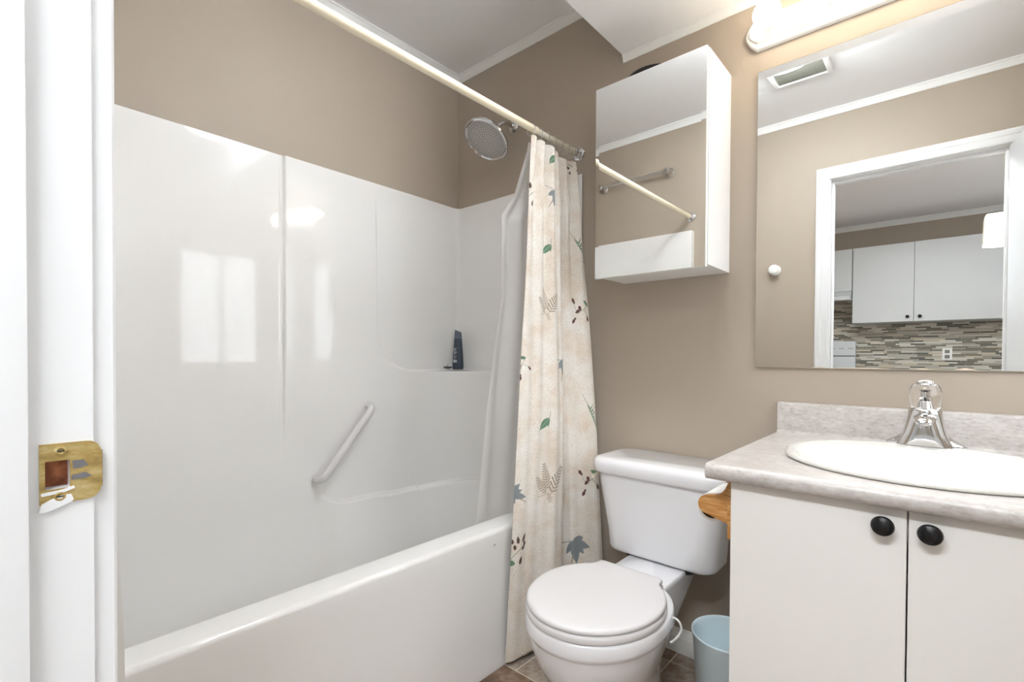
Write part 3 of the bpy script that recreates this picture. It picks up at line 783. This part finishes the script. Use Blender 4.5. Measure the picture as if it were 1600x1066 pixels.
# ------------------------------------------------------------------ big wall mirror
m0, m1, q0, q1 = -.440, .235, .993, 1.906
mr = thing('wall_mirror', ((m0+m1)/2, D, q0), 'large frameless mirror on the wall above the vanity', 'mirror')
bm = B(); box(bm, m0, m1, D-.006, D-.0004, q0, q1); obj('glass', bm, MIRR, mr, smooth=False)
bm = B(); box(bm, m0-.0012, m0, D-.0062, D-.0003, q0, q1); box(bm, m0, m1, D-.0062, D-.0003, q1, q1+.0012); box(bm, m0, m1, D-.0064, D-.0003, q0-.0022, q0); obj('edge', bm, MIRE, mr, smooth=False)
for a, b_, h in ((-.29, -.24, .003), (-.235, -.10, .0028), (-.055, -.02, .004), (.02, .065, .006)):
    bm = B(); prism(bm, [(a, q0), (b_, q0), (b_-.01, q0+h*.6), ((a+b_)/2, q0+h), (a+.006, q0+h*.5)], 'y', D-.0064, D-.006)
    obj('worn_silvering', bm, SILV, mr, smooth=False, label='pale chipped spot on the bottom edge')

# ------------------------------------------------------------------ vanity light bar
lx0, lx1, lz0, lz1 = -.444, .101, 1.972, 2.066
vl = thing('vanity_light', ((lx0+lx1)/2, D, lz0), 'white vanity light bar with round bulbs above the large mirror', 'light fixture')
def bar_outline(ins):
    pts = []; x0, x1, z0, z1 = lx0+ins*.6, lx1-ins*.6, lz0+ins, lz1-ins
    zc, h = (z0+z1)/2, (z1-z0)/2; bul = .030-ins*.3
    tt = np.linspace(1, -1, 15)
    pts += [(x0 - bul*(1-t*t), zc + h*t) for t in tt]
    pts += [(x1 + bul*(1-t*t), zc + h*t) for t in tt[::-1]]
    return pts
bm = B(); loft(bm, [[(x, y, z) for x, z in bar_outline(i)] for i, y in ((0, D-.0005), (0, D-.016), (.003, D-.020), (.008, D-.022), (.011, D-.023), (.014, D-.031), (.017, D-.033))])
obj('backplate', bm, TRIM, vl, angle=25)
for bx in (-.392, -.245, -.098, .049):
    zc = 2.014
    bm = B(); lathe(bm, [(.026, 0), (.024, .006), (.020, .012), (.0185, .03), (.0195, .032), (.017, .034)], (bx, D-.033, zc), (0, -1, 0), n=28); sk = obj('socket', bm, TRIM, vl)
    bm = B(); lathe(bm, [(.0175, .0335), (.0215, .0335), (.0218, .0385), (.0195, .0395), (.0135, .0395)], (bx, D-.033, zc), (0, -1, 0), n=28, cap0=False, cap1=False); obj('socket_ring', bm, RINGM, sk, label='tan metal ring at the socket mouth')
    bm = B(); c = Vector((bx, D-.105, zc))
    prof = [(.0125, .034), (.014, .038)] + [(.0375*sin(a), .072-.0375*cos(a)) for a in np.linspace(.40, pi, 16)]
    lathe(bm, prof, (bx, D-.033, zc), (0, -1, 0), n=32); obj('bulb', bm, BULBM, vl)

# ------------------------------------------------------------------ vanity cabinet
vx0, vx1, vy, vz = -.3275, .300, 1.060, .766
va = thing('vanity_cabinet', ((vx0+vx1)/2, D, 0), 'white two-door vanity cabinet under the speckled countertop', 'cabinet')
bm = B(); t = .016
box(bm, vx0-.004, vx0+t, vy+.018, D-.02, 0, vz); box(bm, vx1-t, vx1, vy+.018, D-.02, 0, vz); box(bm, vx0+t, vx1-t, vy+.07, vy+.085, 0, .09); box(bm, vx0+t, vx1-t, vy+.02, D-.02, .09, .105)
box(bm, vx0+t, vx1-t, D-.03, D-.02, .105, vz); box(bm, vx0+t, vx1-t, vy+.018, vy+.034, vz-.06, vz)
obj('carcass', bm, MELA, va, smooth=False)
bm = B(); box(bm, vx0-.0045, vx0+t, vy+.0165, vy+.0182, 0, vz); obj('edge_band', bm, EDGE, va, smooth=False, label='tan edge strip of the side panel')
gap = -.041
for a, b_, kx in ((vx0, gap-.0012, -.074), (gap+.0012, vx1-.001, -.012)):
    bm = B(); box(bm, a, b_, vy, vy+.016, .075, .763, bev=.0012, seg=1); dd_ = obj('door', bm, MELA, va)
    bm = B(); lathe(bm, [(.0075, 0), (.0068, .006), (.0085, .010), (.0155, .014), (.0170, .018), (.0155, .0225), (.011, .0255), (.0105, .0250), (.006, .0272), (0, .028)], (kx, vy, .734), (0, -1, 0), n=36); obj('knob', bm, BLACKK, dd_, label='round black knob')

# countertop with rolled front edge, backsplash and an oval cut-out
cx0, cx1, cyf, ct = -.372, XR-.002, 1.033, .799
SCX, SCY = -.030, 1.325
co_ = thing('countertop', ((cx0+cx1)/2, D, ct-.035), 'speckled beige laminate countertop with backsplash on the white vanity', 'countertop')
bm = B()
yb = D-.020; yfr = cyf+.016
N = 96
ell = [(SCX+.235*cos(2*pi*k/N), SCY+.205*sin(2*pi*k/N)) for k in range(N)]
def rect_hit(k):
    a = 2*pi*k/N; c, s_ = cos(a), sin(a)
    ts = []
    if c > 1e-9: ts.append((cx1-SCX)/c)
    if c < -1e-9: ts.append((cx0-SCX)/c)
    if s_ > 1e-9: ts.append((yb-SCY)/s_)
    if s_ < -1e-9: ts.append((yfr-SCY)/s_)
    t = min(ts); return (SCX+c*t, SCY+s_*t)
outer = [rect_hit(k) for k in range(N)]
# snap the nearest samples onto the four corners
for corner in ((cx0, yb), (cx1, yb), (cx0, yfr), (cx1, yfr)):
    k = min(range(N), key=lambda i: math.hypot(outer[i][0]-corner[0], outer[i][1]-corner[1])); outer[k] = corner
loft(bm, [[(x, y, ct) for x, y in outer], [(x, y, ct) for x, y in ell], [(x, y, ct-.03) for x, y in ell], [(x, y, ct-.03) for x, y in outer], [(x, y, ct) for x, y in outer]], False, False)
bmesh.ops.remove_doubles(bm, verts=bm.verts, dist=1e-5)
prof = [(yfr, ct)] + [(yfr-.004-.012*sin(a)*1.0, ct-.0165+.0165*cos(a)) for a in np.linspace(0.1, pi*.93, 12)] + [(yfr, ct-.0335), (yfr+.012, ct-.0335), (yfr+.012, ct-.03), (yfr, ct-.03)]
prism(bm, prof, 'x', cx0, cx1)
obj('top', bm, LAM, co_, angle=40)
bm = B(); prof = [(D-.001, ct-.03), (yb+.001, ct-.03), (yb-.004, ct), (yb-.002, ct+.003), (yb, ct+.010), (yb, ct+.085), (yb+.002, ct+.089), (yb+.006, ct+.0905), (D-.001, ct+.0905)]
prism(bm, prof, 'x', cx0, cx1); obj('backsplash', bm, LAM, co_, angle=30)

# sink
sk = thing('sink', (SCX, SCY, ct), 'white oval drop-in sink set into the speckled countertop', 'sink')
def er(a, b_, cy, z, n=72): return [(SCX+a*cos(2*pi*k/n), cy+b_*sin(2*pi*k/n), z) for k in range(n)]
bm = B()
R_ = [(.246, .232, 1.325, ct+.0006), (.250, .236, 1.325, ct+.003), (.2505, .2365, 1.325, ct+.0075), (.247, .233, 1.325, ct+.012), (.240, .226, 1.325, ct+.0145), (.230, .215, 1.323, ct+.0135), (.222, .190, 1.305, ct+.010), (.214, .168, 1.292, ct+.003), (.206, .158, 1.288, ct-.012), (.190, .142, 1.288, ct-.05), (.155, .112, 1.290, ct-.095), (.10, .072, 1.292, ct-.122), (.04, .03, 1.295, ct-.130), (.022, .022, 1.295, ct-.131)]
loft(bm, [er(*r) for r in R_], False, True)
# underside shell so the bowl has thickness
R2 = [(.222, .190, 1.31, ct-.002), (.215, .165, 1.292, ct-.03), (.165, .120, 1.290, ct-.105), (.11, .08, 1.292, ct-.132), (.04, .03, 1.295, ct-.14)]
loft(bm, [er(*r) for r in [R_[0]]+R2], False, True)
obj('basin', bm, SINKM, sk, angle=60)
bm = B(); lathe(bm, [(.021, 0), (.021, .003), (.014, .002), (0, .001)], (SCX, 1.295, ct-.130), n=28); obj('drain', bm, CHROME, sk)

# faucet
fx, fy, fz = -.031, 1.553, ct+.0125
fa = thing('faucet', (fx, fy, fz), 'chrome single-knob faucet on the back of the oval sink', 'faucet')
def fring(a, b_, z, p=2.4, n=40, dy=0):
    r = []
    for k in range(n):
        t = 2*pi*k/n; c, s_ = cos(t), sin(t)
        r.append((fx+a*abs(c)**(2/p)*(1 if c > 0 else -1), fy+dy+b_*abs(s_)**(2/p)*(1 if s_ > 0 else -1), z))
    return r
bm = B()
loft(bm, [fring(a, b_, fz+z, p, dy=dy) for z, a, b_, p, dy in ((0, .077, .026, 2.2, 0), (.003, .0785, .027, 2.2, 0), (.008, .070, .0265, 2.2, 0), (.016, .056, .026, 2.3, 0), (.026, .044, .026, 2.6, 0), (.036, .0375, .026, 3, 0))])
obj('base_plate', bm, CHROME, fa, angle=70)
bm = B()
loft(bm, [fring(a, b_, fz+z, p, dy=dy) for z, a, b_, p, dy in ((.001, .055, .030, 4, -.004), (.012, .049, .030, 4, -.004), (.03, .0415, .030, 3.6, -.003), (.05, .0370, .0305, 3.2, -.001), (.066, .0345, .0310, 2.6, 0), (.078, .0325, .0315, 2.2, 0), (.086, .0315, .0315, 2, 0), (.089, .0295, .0295, 2, 0))])
obj('body', bm, CHROME, fa, angle=70)
bm = B()
def spr(y, z, a, h, n=24): return [(fx+a*cos(2*pi*k/n), y, z+h*sin(2*pi*k/n)) for k in range(n)]
loft(bm, [spr(fy-.015, fz+.066, .0225, .014), spr(fy-.04, fz+.068, .0205, .012), spr(fy-.07, fz+.067, .018, .0105), spr(fy-.095, fz+.064, .016, .0095), spr(fy-.104, fz+.0635, .012, .006)])
lathe(bm, [(.0105, 0), (.0105, .010), (.009, .0105)], (fx, fy-.088, fz+.060), (0, 0, -1), n=24)
obj('spout', bm, CHROME, fa, angle=70)
bm = B(); lathe(bm, [(.0280, .0895), (.0290, .092), (.0300, .095), (.0308, .115), (.0298, .135), (.025, .146), (.014, .149), (.0, .1495)], (fx, fy, fz), n=40); kn = obj('knob', bm, ACRY, fa, label='clear acrylic knob')
bm = B(); lathe(bm, [(.012, .089), (.010, .10), (.007, .108), (.0095, .112), (.006, .116), (.006, .128), (.009, .132)], (fx, fy, fz), n=24); obj('stem', bm, CHROME, kn)
bm = B(); lathe(bm, [(.010, .1497), (.0175, .1500), (.0165, .1545), (.009, .1575), (0, .158)], (fx, fy, fz), n=32); obj('cap', bm, CHROME, kn)

# ------------------------------------------------------------------ toilet
tcx = -.680
to = thing('toilet', (tcx, 1.30, 0), 'white two-piece porcelain toilet with closed lid beside the tub', 'toilet')
def egg(a, yf, yb, z, p=2.0, pb=2.4, n=64):
    cy = yf + (a*1.18 if (yb-yf) > 2*a else (yb-yf)/2); r = []
    for k in range(n):
        t = 2*pi*k/n; c, s_ = cos(t), sin(t); q = p if s_ < 0 else pb
        x = a*abs(c)**(2/q)*(1 if c > 0 else -1)
        y = (cy-yf if s_ < 0 else yb-cy)*abs(s_)**(2/q)*(1 if s_ > 0 else -1)
        r.append((tcx+x, cy+y, z))
    return r
bm = B()
loft(bm, [egg(*q) for q in ((.120, 1.015, 1.43, 0), (.122, 1.012, 1.43, .008), (.112, 1.025, 1.42, .03), (.102, 1.04, 1.41, .06), (.103, 1.03, 1.40, .10), (.113, 1.005, 1.39, .15), (.130, .965, 1.37, .20), (.150, .932, 1.355, .25), (.164, .918, 1.345, .295), (.170, .914, 1.34, .318), (.1715, .9125, 1.34, .323), (.176, .9085, 1.342, .3275), (.178, .907, 1.342, .335), (.1775, .908, 1.342, .357), (.174, .911, 1.34, .364), (.165, .92, 1.335, .3665))])
def rr(x0, x1, y0, y1, z, r, n=6):
    pts = []
    for cx, cy, a0 in ((x1-r, y1-r, 0), (x0+r, y1-r, 90), (x0+r, y0+r, 180), (x1-r, y0+r, 270)):
        for k in range(n+1):
            a = radians(a0+90*k/n); pts.append((cx+r*cos(a), cy+r*sin(a), z))
    return pts
# deck under the tank
loft(bm, [rr(tcx-w, tcx+w, ya_, yb_, z, rd) for z, w, ya_, yb_, rd in ((.17, .070, 1.30, 1.44, .03), (.24, .080, 1.28, 1.49, .03), (.31, .090, 1.26, 1.56, .03), (.350, .095, 1.25, 1.60, .028), (.362, .095, 1.25, 1.605, .026), (.366, .090, 1.256, 1.60, .02))])
obj('bowl', bm, PORC, to, angle=55)
# seat ring and lid
def lid_outline(grow, z, n=72):
    a, yf = .176+grow, .908-grow
    cy, b_ = 1.115, 1.115-yf
    pts = []
    for k in range(n):           # front and sides
        t = pi + pi*k/(n-1)
        pts.append((tcx+a*cos(t), cy+b_*sin(t), z))
    side = [(a*cos(t), cy+(.188+grow)*sin(t)) for t in np.linspace(0, radians(50), 12)[1:]]
    e = side[-1]; side += [(e[0]-.006, e[1]+.009), (e[0]-.0095, e[1]+.019), (e[0]-.0110, e[1]+.030), (e[0]-.0125, e[1]+.040), (e[0]-.018, e[1]+.0435), (e[0]-.028, e[1]+.0445)]
    pts += [(tcx+x, y, z) for x, y in side] + [(tcx-x, y, z) for x, y in side[::-1]]
    return pts
bm = B(); loft(bm, [lid_outline(g, z) for g, z in ((-.006, .3668), (-.001, .3685), (0, .3725), (0, .380), (-.003, .3855), (-.008, .387))]); obj('seat', bm, SEATM, to, angle=50)
bm = B(); loft(bm, [lid_outline(g, z) for g, z in ((-.008, .3885), (-.003, .3892), (-.0015, .392), (-.0025, .3975), (-.006, .4005), (-.012, .4018), (-.03, .4024))]); obj('lid', bm, SEATM, to, angle=50)
for s_ in (-1, 1):
    bm = B(); box(bm, tcx+s_*.075-.018, tcx+s_*.075+.018, 1.284, 1.299, .3662, .384, bev=.005, seg=3); obj('hinge', bm, SEATM, to)
# tank
bm = B()
loft(bm, [rr(tcx-w, tcx+w, ya_, 1.632, z, rd) for z, w, ya_, rd in ((.3675, .160, 1.475, .035), (.3690, .172, 1.464, .045), (.374, .179, 1.457, .052), (.385, .183, 1.453, .055), (.44, .186, 1.450, .055), (.52, .197, 1.441, .055), (.60, .207, 1.433, .055), (.645, .211, 1.430, .055))])
obj('tank', bm, PORC, to, angle=60)
bm = B()
loft(bm, [rr(tcx-w, tcx+w, ya_, 1.642, z, rd, 8) for z, w, ya_, rd in ((.6320, .205, 1.434, .055), (.633, .219, 1.421, .06), (.640, .225, 1.415, .062), (.665, .2265, 1.4135, .062), (.676, .2235, 1.416, .062), (.683, .215, 1.424, .058), (.6855, .200, 1.44, .05))])
obj('tank_lid', bm, PORC, to, angle=60)
bm = B(); loft(bm, [rr(tcx-w, tcx+w, 1.47, 1.60, z, .03) for z, w in ((.352, .112), (.3695, .125))]); obj('dark_block', bm, DARK, to)  # dark block in the gap between tank and bowl
bm = B(); lathe(bm, [(.017, 0), (.018, .004), (.0175, .014), (.014, .020), (.0, .022)], (tcx-.203, 1.500, .617), (-1, 0, 0), n=24); tube(bm, [(tcx-.220, 1.50, .617), (tcx-.222, 1.47, .613), (tcx-.222, 1.445, .609)], [.007, .007, .006], n=12); obj('flush_lever', bm, IVORY, to, label='cream flush lever on the side of the tank')
# thin white hook over the bowl rim
hk = thing('rim_hook', (tcx+.175, 1.16, .3665), 'thin white plastic hook clipped over the side of the toilet bowl', 'hook')
bm = B(); tube(bm, bez((tcx+.1755, 1.19, .362), (tcx+.197, 1.185, .368), (tcx+.200, 1.185, .345), 8) + bez((tcx+.200, 1.185, .342), (tcx+.197, 1.18, .325), (tcx+.179, 1.17, .308), 8), .0028, n=10); obj('wire', bm, SEATM, hk)

# ------------------------------------------------------------------ toilet paper holder on the vanity side
hx = vx0-.0045
hp = thing('toilet_paper_holder', (hx, 1.19, .70), 'varnished oak toilet paper holder fixed to the side of the vanity', 'toilet paper holder')
HZ = .690
bm = B(); box(bm, hx-.014, hx, 1.095, 1.275, HZ-.062, HZ+.062, bev=.004); obj('back_board', bm, OAK, hp)
for ya_ in (1.100, 1.250):
    x0 = hx-.014; xt = hx-.078
    poly = [(x0, HZ+.060)] + [(p.x, p.z) for p in bez((x0, 0, HZ+.058), (x0-.010, 0, HZ+.028), (x0-.034, 0, HZ+.027), 8)] + [(xt+.018-.018*sin(a), HZ+.004+.020*cos(a)) for a in np.linspace(.15, pi*.97, 10)] + [(x0, HZ-.030)]
    bm = B(); prism(bm, poly, 'y', ya_, ya_+.018); obj('arm', bm, OAK, hp, angle=30)
rc = Vector((hx-.056, 0, HZ-.007))
bm = B(); tube(bm, [(rc.x, 1.118, rc.z), (rc.x, 1.250, rc.z)], .009, n=16); obj('roller', bm, DARK, hp)
rl = thing('toilet_roll', (rc.x, 1.184, rc.z-.031), 'nearly used up white toilet roll on the oak holder', 'toilet roll')
bm = B(); n = 40
ringr = lambda r, y: [(rc.x+r*cos(2*pi*k/n), y, rc.z+r*sin(2*pi*k/n)) for k in range(n)]
loft(bm, [ringr(.0245, 1.121), ringr(.031, 1.121), ringr(.031, 1.247), ringr(.0245, 1.247)], False, False); obj('paper', bm, PAPER, rl, angle=40)
bm = B(); loft(bm, [ringr(.0245, 1.1205), ringr(.0245, 1.2475), ringr(.0228, 1.2475), ringr(.0228, 1.1205), ringr(.0245, 1.1205)], False, False); obj('core', bm, CARD, rl, angle=40)

# ------------------------------------------------------------------ waste bin
wb_ = (-.450, 1.448)
bm = B(); lathe(bm, [(.0, .0), (.078, 0), (.081, .004), (.0965, .226), (.099, .229), (.0995, .233), (.098, .235), (.0955, .233), (.0935, .226), (.0785, .008), (0, .006)], (wb_[0], wb_[1], 0), n=56)
o = obj('waste_bin', bm, BLUE, angle=50); tag(o, 'pale blue plastic waste bin on the floor between toilet and vanity', 'waste bin')

# ------------------------------------------------------------------ things on the door wall and ceiling, seen in the mirrors; plus an unseen added fill lamp
tb = thing('towel_bar', (-1.456, YW, 2.12), 'brushed steel towel bar on the wall at the foot of the tub', 'towel bar')
for xx in (-1.681, -1.231):
    bm = B(); lathe(bm, [(.027, 0), (.027, .005), (.020, .012), (.015, .03), (.017, .05), (.019, .062), (.013, .07), (0, .072)], (xx, YW, 2.122), (0, 1, 0)); obj('post', bm, STEEL, tb)
bm = B(); tube(bm, [(-1.681, YW+.05, 2.122), (-1.231, YW+.05, 2.122)], .0085); obj('rail', bm, STEEL, tb)
bm = B(); lathe(bm, [(.030, 0), (.030, .004), (.018, .010), (.016, .02), (.027, .03), (.029, .04), (.022, .047), (0, .05)], (-.755, YW, 1.545), (0, 1, 0)); o = obj('robe_knob', bm, TRIM); tag(o, 'round white robe knob on the wall beside the door casing', 'robe hook')
fn = thing('exhaust_fan', (-.533, .66, HC), 'square ceiling exhaust fan with grey louvres in a white frame', 'exhaust fan')
bm = B(); x0, x1, y0, y1 = -.66, -.405, .535, .79
box(bm, x0, x0+.024, y0, y1, HC-.026, HC, bev=.006); box(bm, x1-.024, x1, y0, y1, HC-.026, HC, bev=.006); box(bm, x0+.024, x1-.024, y0, y0+.006, HC-.022, HC); box(bm, x0+.024, x1-.024, y1-.006, y1, HC-.022, HC); obj('frame', bm, TRIM, fn)
bm = B(); box(bm, x0+.02, x1-.02, y0+.004, y1-.004, HC-.008, HC, mi=0)
for k in range(15):
    yy = y0+.012+k*.0162; prism(bm, [(yy, HC-.008), (yy+.004, HC-.019), (yy+.0058, HC-.019), (yy+.003, HC-.008)], 'x', x0+.022, x1-.022)
obj('louvres', bm, GASK, fn, smooth=False)

LX, LY = -.53, .96  # lamp added to brighten the room evenly, placed where no mirror shows it
cl = thing('added_fill_lamp', (LX, LY, HC), 'added round fill lamp on the ceiling beside the exhaust fan, out of view', 'lamp')
bm = B(); lathe(bm, [(.06, 0), (.06, -.010), (.050, -.016), (.012, -.018), (.011, -.045), (.0, -.045)], (LX, LY, HC), n=40, cap1=False); obj('rim', bm, TRIM, cl)
bm = B(); lathe(bm, [(.010, -.044), (.120, -.044), (.136, -.052), (.138, -.070), (.136, -.092), (.124, -.106)], (LX, LY, HC), n=56); obj('diffuser', bm, LAMPC, cl)
bm = B(); lathe(bm, [(.130, -.102), (.133, -.107), (.124, -.113), (.06, -.118), (0, -.119)], (LX, LY, HC), n=56); obj('bottom_glow', bm, LAMPB, cl)

# ------------------------------------------------------------------ kitchen seen through the doorway in the mirror
UF, UB = -2.60, KY
def upper(name, x0, x1, z0, z1, splits, label, knobs, yb=UB, yf=UF):
    r = thing(name, ((x0+x1)/2, yb, z0), label, 'cabinet')
    bm = B(); box(bm, x0, x1, yb+.001, yf-.018, z0, z1); obj('carcass', bm, KITC, r, smooth=False)
    xs = [x0] + splits + [x1]
    for k, (a, b_) in enumerate(zip(xs, xs[1:])):
        bm = B(); box(bm, a+.002, b_-.002, yf-.018, yf, z0, z1-.002, bev=.001, seg=1); d = obj('door', bm, KITC, r)
        kx = b_-.045 if k % 2 == 0 else a+.045
        if knobs:
            bm = B(); lathe(bm, [(.006, 0), (.006, .010), (.014, .014), (.015, .020), (.008, .026), (0, .027)], (kx, yf, z0+.045), (0, 1, 0), n=20); obj('knob', bm, BLACKK, d)
    return r
upper('wall_cabinet', -.684, .46, 1.375, 2.118, [-.209], 'white two-door kitchen wall cabinet with black knobs', True)
upper('wall_cabinet', -1.446, -.688, 1.700, 2.118, [-1.067], 'short white kitchen wall cabinet above the range hood', False)
upper('wall_cabinet', .464, 1.42, 1.375, 2.118, [.942], 'white two-door kitchen wall cabinet farthest right of the range hood', True)
hd = thing('range_hood', (-1.07, KY, 1.60), 'white range hood under the short wall cabinet', 'range hood')
bm = B(); prism(bm, [(KY+.001, 1.60), (KY+.46, 1.60), (KY+.46, 1.635), (KY+.33, 1.698), (KY+.001, 1.698)], 'x', -1.445, -.69); obj('shell', bm, KITC, hd, smooth=False)
bm = B(); box(bm, -1.40, -.735, KY+.05, KY+.42, 1.596, 1.600); obj('filter', bm, STEEL, hd, smooth=False)
bm = B(); box(bm, KX0, KX1, KY, KY+.012, .918, 1.374); box(bm, -1.446, -.684, KY, KY+.012, 1.374, 1.599); struct('wall_kitchen_backsplash', bm, MOSA)
st = thing('stove', (-1.055, -2.6, 0), 'white freestanding kitchen stove with raised back panel', 'stove')
bm = B(); box(bm, -1.435, -.676, KY+.02, -2.28, .0, .90, bev=.004); box(bm, -1.437, -.674, KY+.02, -2.28, .90, .915, bev=.004); obj('body', bm, KITC, st)
bm = B(); box(bm, -1.43, -.680, KY+.02, KY+.085, .915, 1.205, bev=.010, seg=3); bp_ = obj('back_panel', bm, KITC, st)
bm = B(); box(bm, -1.43, -.682, KY+.082, KY+.0865, 1.045, 1.053); obj('black_strip', bm, BLACKK, bp_, smooth=False)
for xx in (-.72, -.80, -.88):
    bm = B(); box(bm, xx-.022, xx+.022, KY+.084, KY+.0865, 1.125, 1.131); obj('marking', bm, GASK, bp_, smooth=False)
bs = thing('base_cabinet', (.69, -2.6, 0), 'white kitchen base cabinet under the pale worktop', 'cabinet')
bm = B(); box(bm, -.67, KX1-.01, KY+.02, -2.34, .0, .878); obj('carcass', bm, KITC, bs, smooth=False)
for k in range(5):
    bm = B(); box(bm, -.668+k*.54, -.668+(k+1)*.54-.004, -2.34, -2.322, .10, .874, bev=.001, seg=1); obj('door', bm, KITC, bs)
bm = B(); box(bm, -.672, KX1-.005, KY+.013, -2.30, .879, .917, bev=.004); o = obj('worktop', bm, LAM); tag(o, 'pale laminate kitchen worktop right of the stove', 'worktop')
ou = thing('wall_outlet', (.03, KY+.012, 1.0), 'white wall outlet on the strip mosaic backsplash', 'outlet')
bm = B(); box(bm, -.005, .065, KY+.0122, KY+.017, 1.015, 1.125, bev=.002); obj('cover', bm, TRIM, ou)
bm = B(); box(bm, .012, .048, KY+.017, KY+.0185, 1.03, 1.062, bev=.001); box(bm, .012, .048, KY+.017, KY+.0185, 1.078, 1.11, bev=.001); obj('sockets', bm, GASK, ou)
fl = thing('added_kitchen_fill', (-.15, -.62, HC), 'long added fill light on the kitchen ceiling outside the bathroom door, out of view', 'light fixture')  # added to throw fill light through the doorway, hidden above the door head
bm = B(); box(bm, -.78, .48, -.79, -.45, HC-.075, HC, bev=.006); obj('housing', bm, TRIM, fl)
bm = B(); box(bm, -.76, .46, -.775, -.465, HC-.082, HC-.074, bev=.003); obj('diffuser', bm, TUBEM, fl)
# made-up hanging lamp: stands in for a camera flash, also lights the kitchen
pl = thing('flash_stand_in', (.30, -1.35, HC), 'made-up white square hanging lamp standing in for a camera flash in the mirror', 'lamp')
px_, py_ = .30, -1.35
bm = B(); lathe(bm, [(.05, 0), (.05, -.012), (.01, -.02), (.0, -.02)], (px_, py_, HC), n=28); obj('canopy', bm, TRIM, pl)
bm = B(); tube(bm, [(px_, py_, HC-.02), (px_, py_, 1.985)], .006, n=10); obj('stem', bm, TRIM, pl)
bm = B(); loft(bm, [rr(px_-w, px_+w, py_-w, py_+w, z, .025) for z, w in ((1.80, .105), (1.975, .102), (1.992, .094))], False, True); obj('shade', bm, IVORY, pl)
bm = B(); loft(bm, [rr(px_-w, px_+w, py_-w, py_+w, z, .02) for z, w in ((1.812, .098), (1.798, .09), (1.79, .07))]); obj('diffuser', bm, LAMPD, pl)
